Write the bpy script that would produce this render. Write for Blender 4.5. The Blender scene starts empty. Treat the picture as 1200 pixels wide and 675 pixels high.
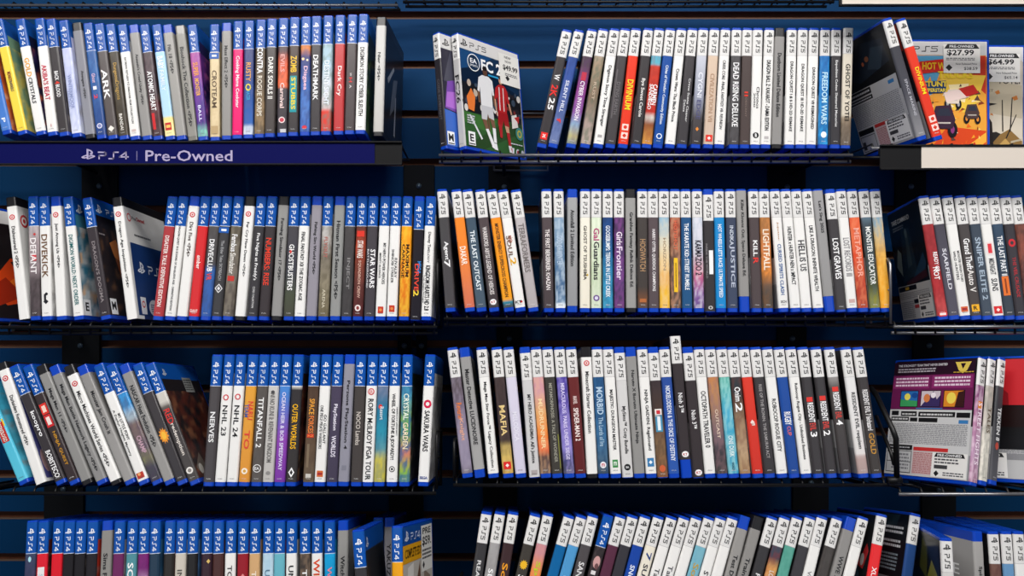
import bpy, math, random
from mathutils import Matrix, Vector
random.seed(7)
SC = bpy.context.scene
COL = SC.collection
F = 944.0                      # focal length in pixels of the 1200x675 frame
CX, CY = 600.0, 337.5
CAMZ = 1.45
WALL_Y = 1.302
TH, DP, HT = 0.0137, 0.135, 0.171      # game case: thickness, depth, height
R = math.radians

# ------------------------------------------------------------------ helpers
def lin(h):
    if not isinstance(h, str): return h
    h = h.lstrip('#')
    if len(h) == 3: h = ''.join(c * 2 for c in h)
    o = []
    for i in (0, 2, 4):
        c = int(h[i:i + 2], 16) / 255.0
        o.append(c / 12.92 if c <= 0.04045 else ((c + 0.055) / 1.055) ** 2.4)
    return tuple(o)

def hsh(i, j, s):
    n = (i * 374761393 + j * 668265263 + s * 1442695041) & 0xffffffff
    n = ((n ^ (n >> 13)) * 1274126177) & 0xffffffff
    return ((n ^ (n >> 16)) & 0xffff) / 65535.0

def vnoise(x, y, s):
    i, j = math.floor(x), math.floor(y)
    fx, fy = x - i, y - j
    fx = fx * fx * (3 - 2 * fx); fy = fy * fy * (3 - 2 * fy)
    a, b = hsh(i, j, s), hsh(i + 1, j, s)
    c, d = hsh(i, j + 1, s), hsh(i + 1, j + 1, s)
    return (a + (b - a) * fx) * (1 - fy) + (c + (d - c) * fx) * fy

def mix(a, b, t): return tuple(a[k] + (b[k] - a[k]) * t for k in range(3))

def stops(spec):
    if ':' not in spec: return [(0.0, lin(spec))]
    return [(float(p.split(':')[0]), lin(p.split(':')[1])) for p in spec.split(',')]

def ramp(st, f):
    if f <= st[0][0]: return st[0][1]
    for k in range(len(st) - 1):
        if f <= st[k + 1][0]:
            a, b = st[k], st[k + 1]
            return mix(a[1], b[1], (f - a[0]) / max(1e-6, b[0] - a[0]))
    return st[-1][1]

class PB:
    """collects polygons with a printed colour each, becomes ONE mesh"""
    def __init__(s): s.v, s.f, s.c = [], [], []
    def poly(s, pts, col):
        n = len(s.v); s.v += [tuple(p) for p in pts]
        s.f.append(tuple(range(n, n + len(pts)))); s.c.append(col)
    def mesh(s, vs, fs, col):
        n = len(s.v); s.v += vs
        for f in fs: s.f.append(tuple(i + n for i in f)); s.c.append(col)
    def data(s, name, mat):
        me = bpy.data.meshes.new(name); me.from_pydata(s.v, [], s.f)
        at = me.color_attributes.new('Col', 'FLOAT_COLOR', 'CORNER')
        buf = []
        for f, c in zip(s.f, s.c):
            if isinstance(c[0], tuple):
                for q in c: buf += [q[0], q[1], q[2], 1.0]
            else: buf += [c[0], c[1], c[2], 1.0] * len(f)
        at.data.foreach_set('color', buf)
        me.materials.append(mat); me.update()
        return me

def link(name, me, parent=None, mw=None):
    o = bpy.data.objects.new(name, me); COL.objects.link(o)
    if parent: o.parent = parent
    if mw is not None: o.matrix_world = mw if not parent else o.matrix_world
    return o

def empty(name, loc):
    o = bpy.data.objects.new(name, None); COL.objects.link(o); o.location = loc
    o.empty_display_size = 0.02
    return o

class MB:
    """plain geometry collector"""
    def __init__(s): s.v, s.f, s.mi = [], [], []
    def box(s, a, b, mi=0, bev=0.0):
        x0, y0, z0 = a; x1, y1, z1 = b
        n = len(s.v)
        s.v += [(x0, y0, z0), (x1, y0, z0), (x1, y1, z0), (x0, y1, z0), (x0, y0, z1), (x1, y0, z1), (x1, y1, z1), (x0, y1, z1)]
        for f in ((0, 3, 2, 1), (4, 5, 6, 7), (0, 1, 5, 4), (1, 2, 6, 5), (2, 3, 7, 6), (3, 0, 4, 7)):
            s.f.append(tuple(i + n for i in f)); s.mi.append(mi)
    def tube(s, pts, r, seg=8, mi=0):
        pts = [Vector(p) for p in pts]
        n0 = len(s.v); up = None
        for i, p in enumerate(pts):
            if i == 0: t = pts[1] - pts[0]
            elif i == len(pts) - 1: t = pts[-1] - pts[-2]
            else: t = (pts[i + 1] - p).normalized() + (p - pts[i - 1]).normalized()
            t.normalize()
            if up is None:
                up = Vector((0, 0, 1)) if abs(t.z) < .9 else Vector((1, 0, 0))
            a = t.cross(up).normalized(); b = a.cross(t).normalized(); up = b
            for k in range(seg):
                an = 2 * math.pi * k / seg
                s.v.append(tuple(p + a * (r * math.cos(an)) + b * (r * math.sin(an))))
        for i in range(len(pts) - 1):
            for k in range(seg):
                k2 = (k + 1) % seg
                s.f.append((n0 + i * seg + k, n0 + i * seg + k2, n0 + (i + 1) * seg + k2, n0 + (i + 1) * seg + k)); s.mi.append(mi)
        s.f.append(tuple(n0 + k for k in range(seg))[::-1]); s.mi.append(mi)
        e = n0 + (len(pts) - 1) * seg
        s.f.append(tuple(e + k for k in range(seg))); s.mi.append(mi)
    def build(s, name, mats, parent=None, bevel=0.0, smooth=False):
        me = bpy.data.meshes.new(name); me.from_pydata(s.v, [], s.f)
        for m in (mats if isinstance(mats, (list, tuple)) else [mats]): me.materials.append(m)
        for p, mi in zip(me.polygons, s.mi): p.material_index = mi; p.use_smooth = smooth
        me.update()
        o = link(name, me, parent)
        if bevel:
            b = o.modifiers.new('bevel', 'BEVEL'); b.width = bevel; b.segments = 2; b.limit_method = 'ANGLE'
        return o

# ------------------------------------------------------------------ materials
def mat(name, col=None, rough=.4, metal=0., coat=0., attr=False, spec=.5, noise=None, trans=0.):
    m = bpy.data.materials.new(name); m.use_nodes = True
    nt = m.node_tree; b = nt.nodes['Principled BSDF']
    b.inputs['Roughness'].default_value = rough
    b.inputs['Metallic'].default_value = metal
    b.inputs['Coat Weight'].default_value = coat
    b.inputs['Coat Roughness'].default_value = .12
    b.inputs['Specular IOR Level'].default_value = spec
    if attr:
        a = nt.nodes.new('ShaderNodeAttribute'); a.attribute_name = 'Col'
        nt.links.new(a.outputs['Color'], b.inputs['Base Color'])
    elif noise:
        sc, c2, scale = noise
        tc = nt.nodes.new('ShaderNodeTexCoord'); mp = nt.nodes.new('ShaderNodeMapping')
        mp.inputs['Scale'].default_value = scale
        n = nt.nodes.new('ShaderNodeTexNoise'); n.inputs['Scale'].default_value = sc; n.inputs['Detail'].default_value = 4
        r = nt.nodes.new('ShaderNodeMix'); r.data_type = 'RGBA'
        r.inputs['A'].default_value = (*lin(col), 1); r.inputs['B'].default_value = (*lin(c2), 1)
        nt.links.new(tc.outputs['Object'], mp.inputs['Vector']); nt.links.new(mp.outputs[0], n.inputs['Vector'])
        nt.links.new(n.outputs['Fac'], r.inputs['Factor']); nt.links.new(r.outputs['Result'], b.inputs['Base Color'])
    else:
        b.inputs['Base Color'].default_value = (*lin(col), 1)
    return m

M_PRINT = mat('glossy_printed_paper', rough=.3, coat=.12, attr=True, spec=.25)
M_STICK = mat('matte_sticker_paper', rough=.6, attr=True)
M_BLUE = mat('translucent_blue_plastic', '#0a41b4', rough=.25)
M_BLACK = mat('black_case_plastic', '#1d1c1e', rough=.28)
M_CLEAR = mat('smoke_grey_plastic', '#77756f', rough=.25, coat=.4)
M_WIRE = mat('black_coated_wire', '#0a0a0b', rough=.45, spec=.3)
M_STEEL = mat('pale_lit_wire', '#8a8a8c', rough=.3, metal=.8)  # paler than the black wire; on the top rails this paints in light
M_HOLD = mat('black_channel_plastic', '#0c0c0e', rough=.6, spec=.2)
M_PLATE = mat('black_bracket_steel', '#0b0b0d', rough=.7, noise=(9, '#0e1216', (1, 1, 1)), spec=.15)
M_HOLE = mat('grey_hole_disc', '#4a5a66', rough=.4, metal=.5)
M_WALL = mat('blue_slatwall_laminate', '#042c60', rough=.6, noise=(1.6, '#053650', (1.5, 1, .8)), spec=.08)
M_GROOVE = mat('brown_fibreboard_groove', '#7a4428', rough=.8, noise=(40, '#57301c', (1, 1, 1)))
M_LIP = mat('raw_fibreboard_edge', '#4e3828', rough=.8)
M_FLOOR = mat('grey_floor_tile', '#3a3a3c', rough=.5, noise=(3, '#2c2c2e', (1, 1, 1)))

# ------------------------------------------------------------------ lettering
_txt = {}
def text_geo(s, bold):
    k = (s, bold)
    if k in _txt: return _txt[k]
    cu = bpy.data.curves.new('t', 'FONT'); cu.body = s; cu.size = 1; cu.resolution_u = 2
    cu.offset = bold
    ob = bpy.data.objects.new('t', cu)
    me = bpy.data.meshes.new_from_object(ob)
    vs = [(v.co.x, v.co.y) for v in me.vertices]; fs = [tuple(p.vertices) for p in me.polygons]
    bpy.data.objects.remove(ob); bpy.data.meshes.remove(me); bpy.data.curves.remove(cu)
    if not vs: vs, fs = [(0, 0), (1, 0), (1, 1)], []
    x0 = min(v[0] for v in vs); x1 = max(v[0] for v in vs); y0 = min(v[1] for v in vs); y1 = max(v[1] for v in vs)
    _txt[k] = (vs, fs, x0, x1, y0, y1)
    return _txt[k]

def put_text(pb, s, o, ex, ey, w, h, col, bold=.0):
    """fit string s in a w x h box with lower-left corner o, axes ex (reading) and ey (letter up)"""
    vs, fs, x0, x1, y0, y1 = text_geo(s, bold)
    o, ex, ey = Vector(o), Vector(ex), Vector(ey)
    sx, sy = w / max(1e-6, x1 - x0), h / max(1e-6, y1 - y0)
    pb.mesh([tuple(o + ex * ((x - x0) * sx) + ey * ((y - y0) * sy)) for x, y in vs], fs, col)

STROKES = {
    'P': [(0, .8), (.75, .8), (.9, .7), (.9, .5), (.75, .4), (.12, .4), (.08, .34), (.08, 0)],
    'S': [(1.1, .8), (.62, .8), (.55, .73), (.55, .07), (.48, 0), (0, 0)],
    '4': [(.78, 0), (.78, .8), (0, .22), (1.05, .22)],
    '5': [(1, .8), (.15, .8), (.15, .45), (.8, .45), (.92, .37), (.92, .08), (.8, 0), (0, 0)]}
def put_stroke(pb, ch, o, ex, ey, sx, sy, th, col):
    o, ex, ey = Vector(o), Vector(ex), Vector(ey)
    pts = [(x * sx, y * sy) for x, y in STROKES[ch]]
    for (ax, ay), (bx, by) in zip(pts, pts[1:]):
        dx, dy = bx - ax, by - ay; L = math.hypot(dx, dy)
        if L < 1e-9: continue
        dx, dy = dx / L * th / 2, dy / L * th / 2
        q = [(ax - dx - dy, ay - dy + dx), (ax - dx + dy, ay - dy - dx), (bx + dx + dy, by + dy - dx), (bx + dx - dy, by + dy + dx)]
        pb.poly([o + ex * x + ey * y for x, y in q], col)
MARK = [[(-.13, -.36), (.02, -.41), (.02, .42), (-.13, .46)],
        [(.02, .42), (.24, .33), (.37, .2), (.37, .06), (.27, -.04), (.13, 0), (.13, .09), (.21, .1), (.22, .2), (.14, .26), (.02, .3)],
        [(-.13, -.02), (-.45, -.13), (-.56, -.22), (-.5, -.3), (-.3, -.34), (-.13, -.29), (-.13, -.2), (-.3, -.24), (-.36, -.2), (-.13, -.11)],
        [(.05, -.09), (.3, -.04), (.52, -.09), (.57, -.17), (.45, -.24), (.05, -.38), (.05, -.28), (.36, -.17), (.28, -.14), (.05, -.19)]]
def put_mark(pb, c, ex, ey, size, col):
    c, ex, ey = Vector(c), Vector(ex), Vector(ey)
    for p in MARK: pb.poly([c + ex * (x * size) + ey * (y * size) for x, y in p], col)

# ------------------------------------------------------------------ the game case
RAD = .0028
def profile(off, r, n=4):
    """U section of the sleeve: back cover (x=-), round the spine (y=0), front cover (x=+)"""
    h = TH / 2 + off; y0 = -off
    pts = []
    cw = h - r
    for k in range(n + 1):
        a = math.pi / 2 * k / n
        pts.append((-h + r - r * math.cos(a), y0 + r - r * math.sin(a)))
    for k in range(n + 1):
        a = math.pi / 2 * k / n
        pts.append((h - r + r * math.sin(a), y0 + r - r * math.cos(a)))
    return pts

def shell_mesh(name, m):
    import bmesh
    pr = profile(0, RAD, 4)
    out = pr + [(TH / 2, DP - .001), (TH / 2 - .001, DP), (-TH / 2 + .001, DP), (-TH / 2, DP - .001)]
    b = MB(); lv = [(0, -.0006), (.0007, 0), (HT - .0007, 0), (HT, -.0006)]
    n = len(out)
    for z, o in lv:
        for x, y in out:
            s = 1 + o / (TH / 2)
            b.v.append((x * s, DP / 2 + (y - DP / 2) * (1 + o / (DP / 2)), z))
    for L in range(3):
        for k in range(n):
            k2 = (k + 1) % n
            b.f.append((L * n + k, L * n + k2, (L + 1) * n + k2, (L + 1) * n + k)); b.mi.append(0)
    b.f.append(tuple(range(n))[::-1]); b.mi.append(0)
    b.f.append(tuple(3 * n + k for k in range(n))); b.mi.append(0)
    # the parting line of the two halves: a thin proud ridge round the opening edge
    b.box((-.0005, DP - .002, .006), (.0005, DP + .0006, HT - .006))
    me = bpy.data.meshes.new(name); me.from_pydata(b.v, [], b.f); me.materials.append(m)
    for p in me.polygons: p.use_smooth = False
    return me
SHELL = {'b': shell_mesh('case_shell', M_BLUE), 'k': shell_mesh('case_shell', M_BLACK), 'c': shell_mesh('case_shell', M_CLEAR)}

P4BLUE, P5WHITE = lin('#0f4fa2'), lin('#dddcda')
DARK = lin('#17161a')

def console_mesh(kind):
    pb = PB(); y = -.00055
    col = lin('#f2f4fa') if kind == '4' else lin('#101012')
    zt = HT
    put_mark(pb, (0, y, zt - .0105 if kind == '5' else zt - .0135), (1, 0, 0), (0, 0, 1), .0078, col)
    z = zt - (.0185 if kind == '5' else .0205)
    L = .0052 if kind == '5' else .0055
    for ch in ('P', 'S', kind):
        put_stroke(pb, ch, (-.0024, y, z), (0, 0, -1), (1, 0, 0), L * .86, .006, .00088, col)
        z -= L * 1.17
    return pb.data('console_logo', M_PRINT)
LOGO = {'4': console_mesh('4'), '5': console_mesh('5')}

def sleeve_mesh(cs):
    """the printed paper wrap: back, spine, front"""
    pb = PB()
    t0, t1 = cs['z0'], cs['z1']
    kind = cs['kind']; sd = cs['seed']
    pr = profile(.00022, RAD + .0002, 4)
    edge = DP - .004
    fine = cs.get('fine', False)
    nc = 22 if cs.get('hi') else 12
    left = [(-TH / 2 - .00022, edge - (edge - pr[0][1]) * k / nc) for k in range(nc)]
    right = [(TH / 2 + .00022, pr[-1][1] + (edge - pr[-1][1]) * (k + 1) / nc) for k in range(nc)]
    sp = pr[:5] + [(-TH / 5, pr[4][1]), (0, pr[4][1]), (TH / 5, pr[4][1])] + pr[5:]
    line = left + sp + right
    N = 60 if cs.get('n') else 44
    bf = cs['band']                     # band length below the sleeve's top edge
    zs = [t0 + (t1 - t0) * k / N for k in range(N + 1)]
    if bf:
        zb = t1 - bf
        zs = sorted(set([z for z in zs if abs(z - zb) > .0011 and abs(z - zb - .0007) > .001] + [zb, zb + .0006]))
    st = stops(cs['col'])
    n2 = cs.get('n')
    fcs = stops(cs.get('front', cs['col'])); fn = cs.get('fn', cs.get('n') or ((.5, '#222228') if kind in '45' else None))
    bandc = P4BLUE if kind == '4' else P5WHITE
    fr = lambda z: 1 - (z - cs['slip']) / HT
    def spine_col(x, z):
        c = ramp(st, fr(z))
        if n2:
            q = vnoise(x * 420 + 7, z * 150, sd) * .65 + vnoise(x * 900, z * 420, sd + 5) * .35
            c = mix(c, lin(n2[1]), max(0, min(1, (q - .5) * 3 + .5)) * n2[0])
        return c
    def front_col(y, z):
        c = ramp(fcs, fr(z))
        if fn:
            q = vnoise(y * 60, z * 60, sd + 2) * .6 + vnoise(y * 150, z * 150, sd + 3) * .4
            c = mix(c, lin(fn[1]), max(0, min(1, (q - .5) * 3.2 + .5)) * fn[0])
            q2 = vnoise(y * 110 + 9, z * 110, sd + 8)
            if q2 > .62: c = mix(c, lin(cs.get('hi', '#8a8078')), min(1, (q2 - .62) * 2.6))
        return c
    nl, ns = len(left), len(sp)
    base = len(pb.v)
    m = len(line)
    for z in zs:
        for x, y in line: pb.v.append((x, y, z))
    out = {'b': PB(), 's': PB(), 'f': PB()}; maps = {'b': {}, 's': {}, 'f': {}}
    for i in range(len(zs) - 1):
        zc = (zs[i] + zs[i + 1]) / 2
        f = 1 - (zc - cs['slip']) / HT
        for k in range(m - 1):
            x = (line[k][0] + line[k + 1][0]) / 2; y = (line[k][1] + line[k + 1][1]) / 2
            if k < nl: part = 'b'
            elif k < nl + ns - 1: part = 's'
            else: part = 'f'
            if bf and zc > t1 - bf and part != 'b':
                c = bandc
                if zc < t1 - bf + .0006: c = lin('#e4e9f2') if kind == '4' else lin('#b9b8b8')
                if part == 'f' and zc < t1 - .021: c = ramp(fcs, f)
            elif part == 's':
                if n2 or len(st) > 1:
                    c = tuple(spine_col(line[q][0], z2) for q, z2 in ((k, zs[i]), (k + 1, zs[i]), (k + 1, zs[i + 1]), (k, zs[i + 1])))
                else: c = ramp(st, f)
            elif part == 'f':
                if kind in 'WG':
                    c = ramp(st, f)
                    if kind == 'W' and f > .42 and y > .02: c = lin('#2b3f78')
                else:
                    c = tuple(front_col(line[q][1], z2) for q, z2 in ((k, zs[i]), (k + 1, zs[i]), (k + 1, zs[i + 1]), (k, zs[i + 1])))
            else:
                bst = cs.get('back')
                if kind in 'WG': c = ramp(st, f)
                elif bst: c = ramp(stops(bst), f)
                else: c = DARK if f < .55 else (lin('#b9b9ba') if f < .78 else lin('#8f8f92'))
            P = out[part]; idx = []
            for q in (base + i * m + k, base + i * m + k + 1, base + (i + 1) * m + k + 1, base + (i + 1) * m + k):
                if q not in maps[part]: maps[part][q] = len(P.v); P.v.append(pb.v[q])
                idx.append(maps[part][q])
            P.f.append(tuple(idx)); P.c.append(c)
    if kind in '45':                    # the small product code at the foot of the spine
        lum = sum(ramp(st, .95))
        put_text(out['s'], 'PPSA' if kind == '5' else 'CUSA', (-.003, -.0006, t0 + .0035), (1, 0, 0), (0, 0, 1), .006, .0013, lin('#d8d8d8') if lum < 1.2 else lin('#555555'), 0)
    return {k: P.data({'s': 'spine_insert', 'f': 'front_cover', 'b': 'back_cover'}[k], M_PRINT) for k, P in out.items()}

def spine_titles(cs):
    y0 = -.0006; out = []
    for k, t in enumerate(cs['titles']):
        pb = PB()
        s, col, f0, f1, h = t[:5]; du = t[5] if len(t) > 5 else 0; bold = t[6] if len(t) > 6 else (.018 if h > 4.2 else .012)
        if cs['kind'] == 'G': h += .4; bold = .02; col = '#262628'
        z = HT * (1 - f0) + cs['slip']; h = h / 1000; L = HT * (f1 - f0)
        put_text(pb, s, (-h / 2 + du / 1000, y0 - .00004 * k, z), (0, 0, -1), (1, 0, 0), L, h, lin(col), bold)
        if pb.f: out.append(pb.data('spine_title', M_PRINT))
    return out

def spine_emblems(cs):
    """icons printed over one another make one emblem, others an emblem each"""
    cl = []
    for ic in cs.get('icons', []):
        lo, hi = ic[1] - ic[3] / 342, ic[1] + ic[3] / 342
        for q in cl:
            if lo < q[1] and hi > q[0]: q[0] = min(lo, q[0]); q[1] = max(hi, q[1]); q[2].append(ic); break
        else: cl.append([lo, hi, [ic]])
    out = []
    for q in cl:
        pb = PB()
        for ic in q[2]:
            kind, f, w, h, col = ic[:5]; du = (ic[5] if len(ic) > 5 else 0) / 1000; yy = ic[6] if len(ic) > 6 else -.00045
            z = HT * (1 - f) + cs['slip']; w /= 1000; h /= 1000
            if kind == 'r': pb.poly([(du - w / 2, yy, z - h / 2), (du + w / 2, yy, z - h / 2), (du + w / 2, yy, z + h / 2), (du - w / 2, yy, z + h / 2)], lin(col))
            if kind == 'o': pb.poly([(du + w / 2 * math.cos(a * .3927), yy, z + h / 2 * math.sin(a * .3927)) for a in range(16)], lin(col))
            if kind == 'd': pb.poly([(du, yy, z - h / 2), (du + w / 2, yy, z), (du, yy, z + h / 2), (du - w / 2, yy, z)], lin(col))
            if kind == 't': put_text(pb, ic[7] if len(ic) > 7 else 'E', (du - w / 2, yy - .0001, z - h / 2), (1, 0, 0), (0, 0, 1), w, h, lin(col), .02)
            if kind == 's': pb.poly([(du + (w if a % 2 else w * .68) / 2 * math.cos(a * .2618), yy, z + (h if a % 2 else h * .68) / 2 * math.sin(a * .2618)) for a in range(24)], lin(col))
        out.append(pb.data('spine_emblem', M_PRINT))
    return out

def side_print(elems, side, name='cover_print', m=None, lift=0.0):
    """printing on a cover. side 'f': s runs from the spine to the opening; side 'b': s runs from the opening to the spine (so text reads)"""
    pb = PB(); X = TH / 2 + .00045 + lift
    if side == 'f': P = lambda s, t, k: Vector((X + k, s / 1000, t / 1000)); ex, ey = Vector((0, 1, 0)), Vector((0, 0, 1))
    else: P = lambda s, t, k: Vector((-X - k, DP - s / 1000, t / 1000)); ex, ey = Vector((0, -1, 0)), Vector((0, 0, 1))
    for i, e in enumerate(elems):
        k = .00001 * i; c = lin(e[1])
        if e[0] == 'r': s0, t0, s1, t1 = e[2:6]; pb.poly([P(s0, t0, k), P(s1, t0, k), P(s1, t1, k), P(s0, t1, k)], c)
        elif e[0] == 'p': pb.poly([P(s, t, k) for s, t in e[2]], c)
        elif e[0] == 'o':
            s, t, rs, rt = e[2:6]; pb.poly([P(s + rs * math.cos(a * math.pi / 12), t + rt * math.sin(a * math.pi / 12), k) for a in range(24)], c)
        elif e[0] == 't': tx, s, t, w, h = e[2:7]; put_text(pb, tx, P(s, t, k), ex, ey, w / 1000, h / 1000, c, e[7] if len(e) > 7 else .01)
        elif e[0] == 'm': put_mark(pb, P(e[2], e[3], k), ex, ey, e[4] / 1000, c)
        elif e[0] == 'ps':
            s, t, h = e[2:5]
            for ch in e[5]: put_stroke(pb, ch, P(s, t, k), ex, ey, h * 1.35 / 1000, h * 1.2 / 1000, h * .17 / 1000, c); s += h * 1.75
        elif e[0] == 'L':               # lines of small print
            s0, t0, s1, t1, n = e[2:7]
            for q in range(n):
                tt = t1 - (t1 - t0) * (q + .5) / n; hh = (t1 - t0) / n * .27
                ss = s0; j = 0
                while ss < s1 - 1:
                    w = 1.5 + 5 * hsh(q, j, 11); pb.poly([P(ss, tt - hh, k), P(min(ss + w, s1), tt - hh, k), P(min(ss + w, s1), tt + hh, k), P(ss, tt + hh, k)], c)
                    ss += w + .9; j += 1
    return pb.data(name, m or M_PRINT)

def clusters(elems):
    """pieces of printing that lie apart on a cover are separate prints"""
    def bb(e):
        if e[0] == 'r': return e[2], e[3], e[4], e[5]
        if e[0] == 'p': return min(p[0] for p in e[2]), min(p[1] for p in e[2]), max(p[0] for p in e[2]), max(p[1] for p in e[2])
        if e[0] == 'o': return e[2] - e[4], e[3] - e[5], e[2] + e[4], e[3] + e[5]
        if e[0] == 't': return e[3], e[4], e[3] + e[5], e[4] + e[6]
        if e[0] == 'm': return e[2] - e[4] * .6, e[3] - e[4] * .5, e[2] + e[4] * .6, e[3] + e[4] * .5
        if e[0] == 'ps': return e[2], e[3], e[2] + e[4] * 1.75 * len(e[5]), e[3] + e[4]
        return e[2], e[3], e[4], e[5]
    cl = []
    for i, e in enumerate(elems):
        if e == '|': continue
        x0, y0, x1, y1 = bb(e); items = [(i, e)]
        keep = []
        for q in cl:
            if x0 <= q[2] + 1 and x1 >= q[0] - 1 and y0 <= q[3] + 1 and y1 >= q[1] - 1:
                x0, y0, x1, y1 = min(x0, q[0]), min(y0, q[1]), max(x1, q[2]), max(y1, q[3]); items += q[4]
            else: keep.append(q)
        cl = keep + [[x0, y0, x1, y1, items]]
    cl.sort(key=lambda q: -(q[2] - q[0]) * (q[3] - q[1]))
    return [[e for _, e in sorted(q[4], key=lambda t: t[0])] for q in cl]

# ------------------------------------------------------------------ shelves as frames of reference
class Shelf:
    def __init__(s, key, place, D, by, tilt=9.0):
        s.key, s.place, s.D, s.by, s.a = key, place, D, by, R(tilt)
        s.z0 = CAMZ - (by - CY) / F * D          # height of the tray at the case fronts
        s.U = Vector((1, 0, 0)); s.V = Vector((0, math.sin(s.a), math.cos(s.a))); s.W = Vector((0, math.cos(s.a), -math.sin(s.a)))
        s.M = Matrix((s.U, s.W, s.V)).transposed()
        s.cases = []
    def tray(s, D): return s.z0 - (D - s.D) * math.tan(s.a)
    def depth_at(s, y):                          # where the line of sight at picture height y meets the tray
        k = (y - CY) / F; t = math.tan(s.a)
        return (CAMZ - s.z0 - s.D * t) / (k - t)
SH = {}
for key, place, D, by, tilt in (
        ('1L', 'top left shelf', 1.138, 164.5, 5), ('1M', 'top middle shelf', 1.132, 174.5, 1), ('1R', 'top right shelf', 1.085, 166, 1),
        ('2L', 'second left shelf', 1.092, 376, 5), ('2M', 'second middle shelf', 1.100, 366.3, 5), ('2R', 'second right shelf', 1.085, 375.5, 5),
        ('3L', 'third left shelf', 1.045, 570.5, 8), ('3M', 'third middle shelf', 1.048, 561, 8), ('3R', 'third right shelf', 1.036, 571.5, 8),
        ('4L', 'bottom left shelf', 1.024, 774, 12), ('4M', 'bottom middle shelf', 1.028, 762, 12), ('4R', 'bottom right shelf', 1.005, 789, 8)):
    SH[key] = Shelf(key, place, D, by, tilt)

G = {}
def grp(key, ox=0, s=1, ytop=None): G.update(sh=SH[key], ox=ox, s=s, ytop=ytop)

def c(xt, xb, kind, col, desc, *titles, **kw):
    """one case: picture x of the spine's middle at top and foot, kind 4/5/G/W, colours, words, printing"""
    sh = G['sh']; X = lambda v: G['ox'] + v / G['s']
    xt, xb = X(xt), X(xb)
    by = kw.pop('by', sh.by)
    if G['ytop']: xb = xt + (xb - xt) * (sh.by - G['ytop']) / (675 - G['ytop'])
    if sh.key == '1L': by = 164.5 + (by - 164.5) * .8
    D = kw.pop('D', None) or (sh.depth_at(by) if by != sh.by else sh.D)
    cs = dict(kind=kind, col=col, desc=desc, titles=list(titles), D=D, sh=sh, yaw=R(kw.pop('yaw', 0)), fixed=kw.pop('fixed', False))
    cs['shell'] = kw.pop('shell', 'b'); cs['slip'] = kw.pop('slip', 0) / 1000
    cs['ub'] = (xb - CX) / F * D
    cs['ut'] = (xt - CX) / F * (D + HT * math.sin(sh.a))
    z0, z1 = {'4': (.0058, HT - .0022), '5': (.0060, HT - .0034), 'G': (.0062, HT - .0125), 'W': (.0058, HT - .0135)}[kind]
    if 'z' in kw: z0, z1 = (q / 1000 for q in kw.pop('z'))
    cs['z0'], cs['z1'] = z0 + cs['slip'], z1 + cs['slip']
    cs['band'] = {'4': .0395, '5': .0365}.get(kind, 0)
    cs.update(kw); sh.cases.append(cs)
    cs['seed'] = len(sh.cases) * 31 + int(sh.D * 10000)
    return cs

W, WH, K = '#e8e7e4', '#f4f4f4', '#1a1a1c'
DK = '#3d393b'
GY = '#918f8d'
# ---- top left shelf
grp('1L', 0, 4.5)
c(-96, 36, '4', '0:#2f62b8,.6:#3d74c4,.9:#4a7cc8', 'blue', ('P', '#e8eefc', .86, .9, 5), by=157.5, front='#d8702c', fn=(.6, '#b83a2a'), hi='#f0b890')
c(-14, 118, '4', '#f3d24a', 'bright yellow', ('MONKEY', '#7a2430', .46, .54, 5.2), ('BARRELS', '#3a3a5a', .54, .63, 4.2), by=158, front='#7aa083', fn=(.9, '#e4cf62'), hi='#4a8a8a')
c(102, 218, '4', W, 'white, orange and dark lettered,', ('GOLD', '#e8a21c', .34, .50, 7), ('CRYSTALS', '#3c3c40', .51, .73, 5.5), by=158.5, front='#171a3a', fn=(.8, '#38285c'), hi='#d86a38')
c(205, 282, '4', W, 'white, crimson lettered,', ("AKIBA'S BEAT", '#c01c40', .40, .70, 7), ('ACQUIRE', '#c05050', .9, .925, 2), by=159)
c(265, 332, '4', DK, 'black, red and white lettered,', ('BACK', '#eeeeee', .45, .53, 5.5), ('4', '#e04030', .535, .56, 7), ('BLOOD', '#eeeeee', .565, .67, 5.5), by=159.5, front='#4a4448')
c(340, 410, '4', '0:#a9a8dc,.3:#c9cdea,.7:#c4cbe8,1:#dfe3f2', 'pale lavender', ('WINTERMOOR', '#8b97c4', .47, .76, 5), ('TACTICS', '#8b97c4', .6, .74, 2.4, -3.6), n=(.4, '#9aa6d6'), by=161)
c(394, 472, 'G', '0:#7c7c84,1:#8a8b94', 'slate grey, black capped,', ('Avengers <PS4>', '#55555c', .42, .66, 4), shell='k', by=163)
c(460, 530, '4', '0:#2b5a96,.45:#3a6aa8,1:#2a3f7c', 'blue, pink and red lettered,', ('Ghost', '#d8b8d0', .44, .52, 5), ('1', '#e8e8f0', .55, .58, 5), ('2', '#d83a4a', .62, .66, 5), n=(.5, '#1d3f80'), icons=[('o', .89, 7.6, 7.6, '#e8e8f4'), ('o', .89, 5.4, 5.4, '#7f86b8', 0, -.0006)], by=163.5)
c(520, 592, '4', '#57504f', 'charcoal, wide white lettered,', ('ARK', WH, .40, .66, 8.2), icons=[('d', .91, 9, 9, '#e6e2da')], by=164)
c(570, 650, '4', '#4b4338', 'dark brown, gold lettered,', ('Dungeons', '#c09a50', .34, .5, 6), ('Dragons', '#a98a48', .5, .66, 7), ('BANDAI', '#e8e4dc', .78, .92, 4.4), n=(.5, '#2c2720'), by=164.5)
c(640, 712, '4', W, 'white, thin black lettered,', ('BATMAN: RETURN TO ARKHAM: FILM COLLECTION', '#3a3a3c', .29, .86, 2.8), icons=[('r', .92, 6, 3.6, '#cbb8b4')], by=165)
c(700, 775, 'G', GY, 'light grey, long black lettered,', ("Assassin's Creed Unity <PS4>", '#2e2e30', .26, .70, 4.6), by=165)
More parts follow.
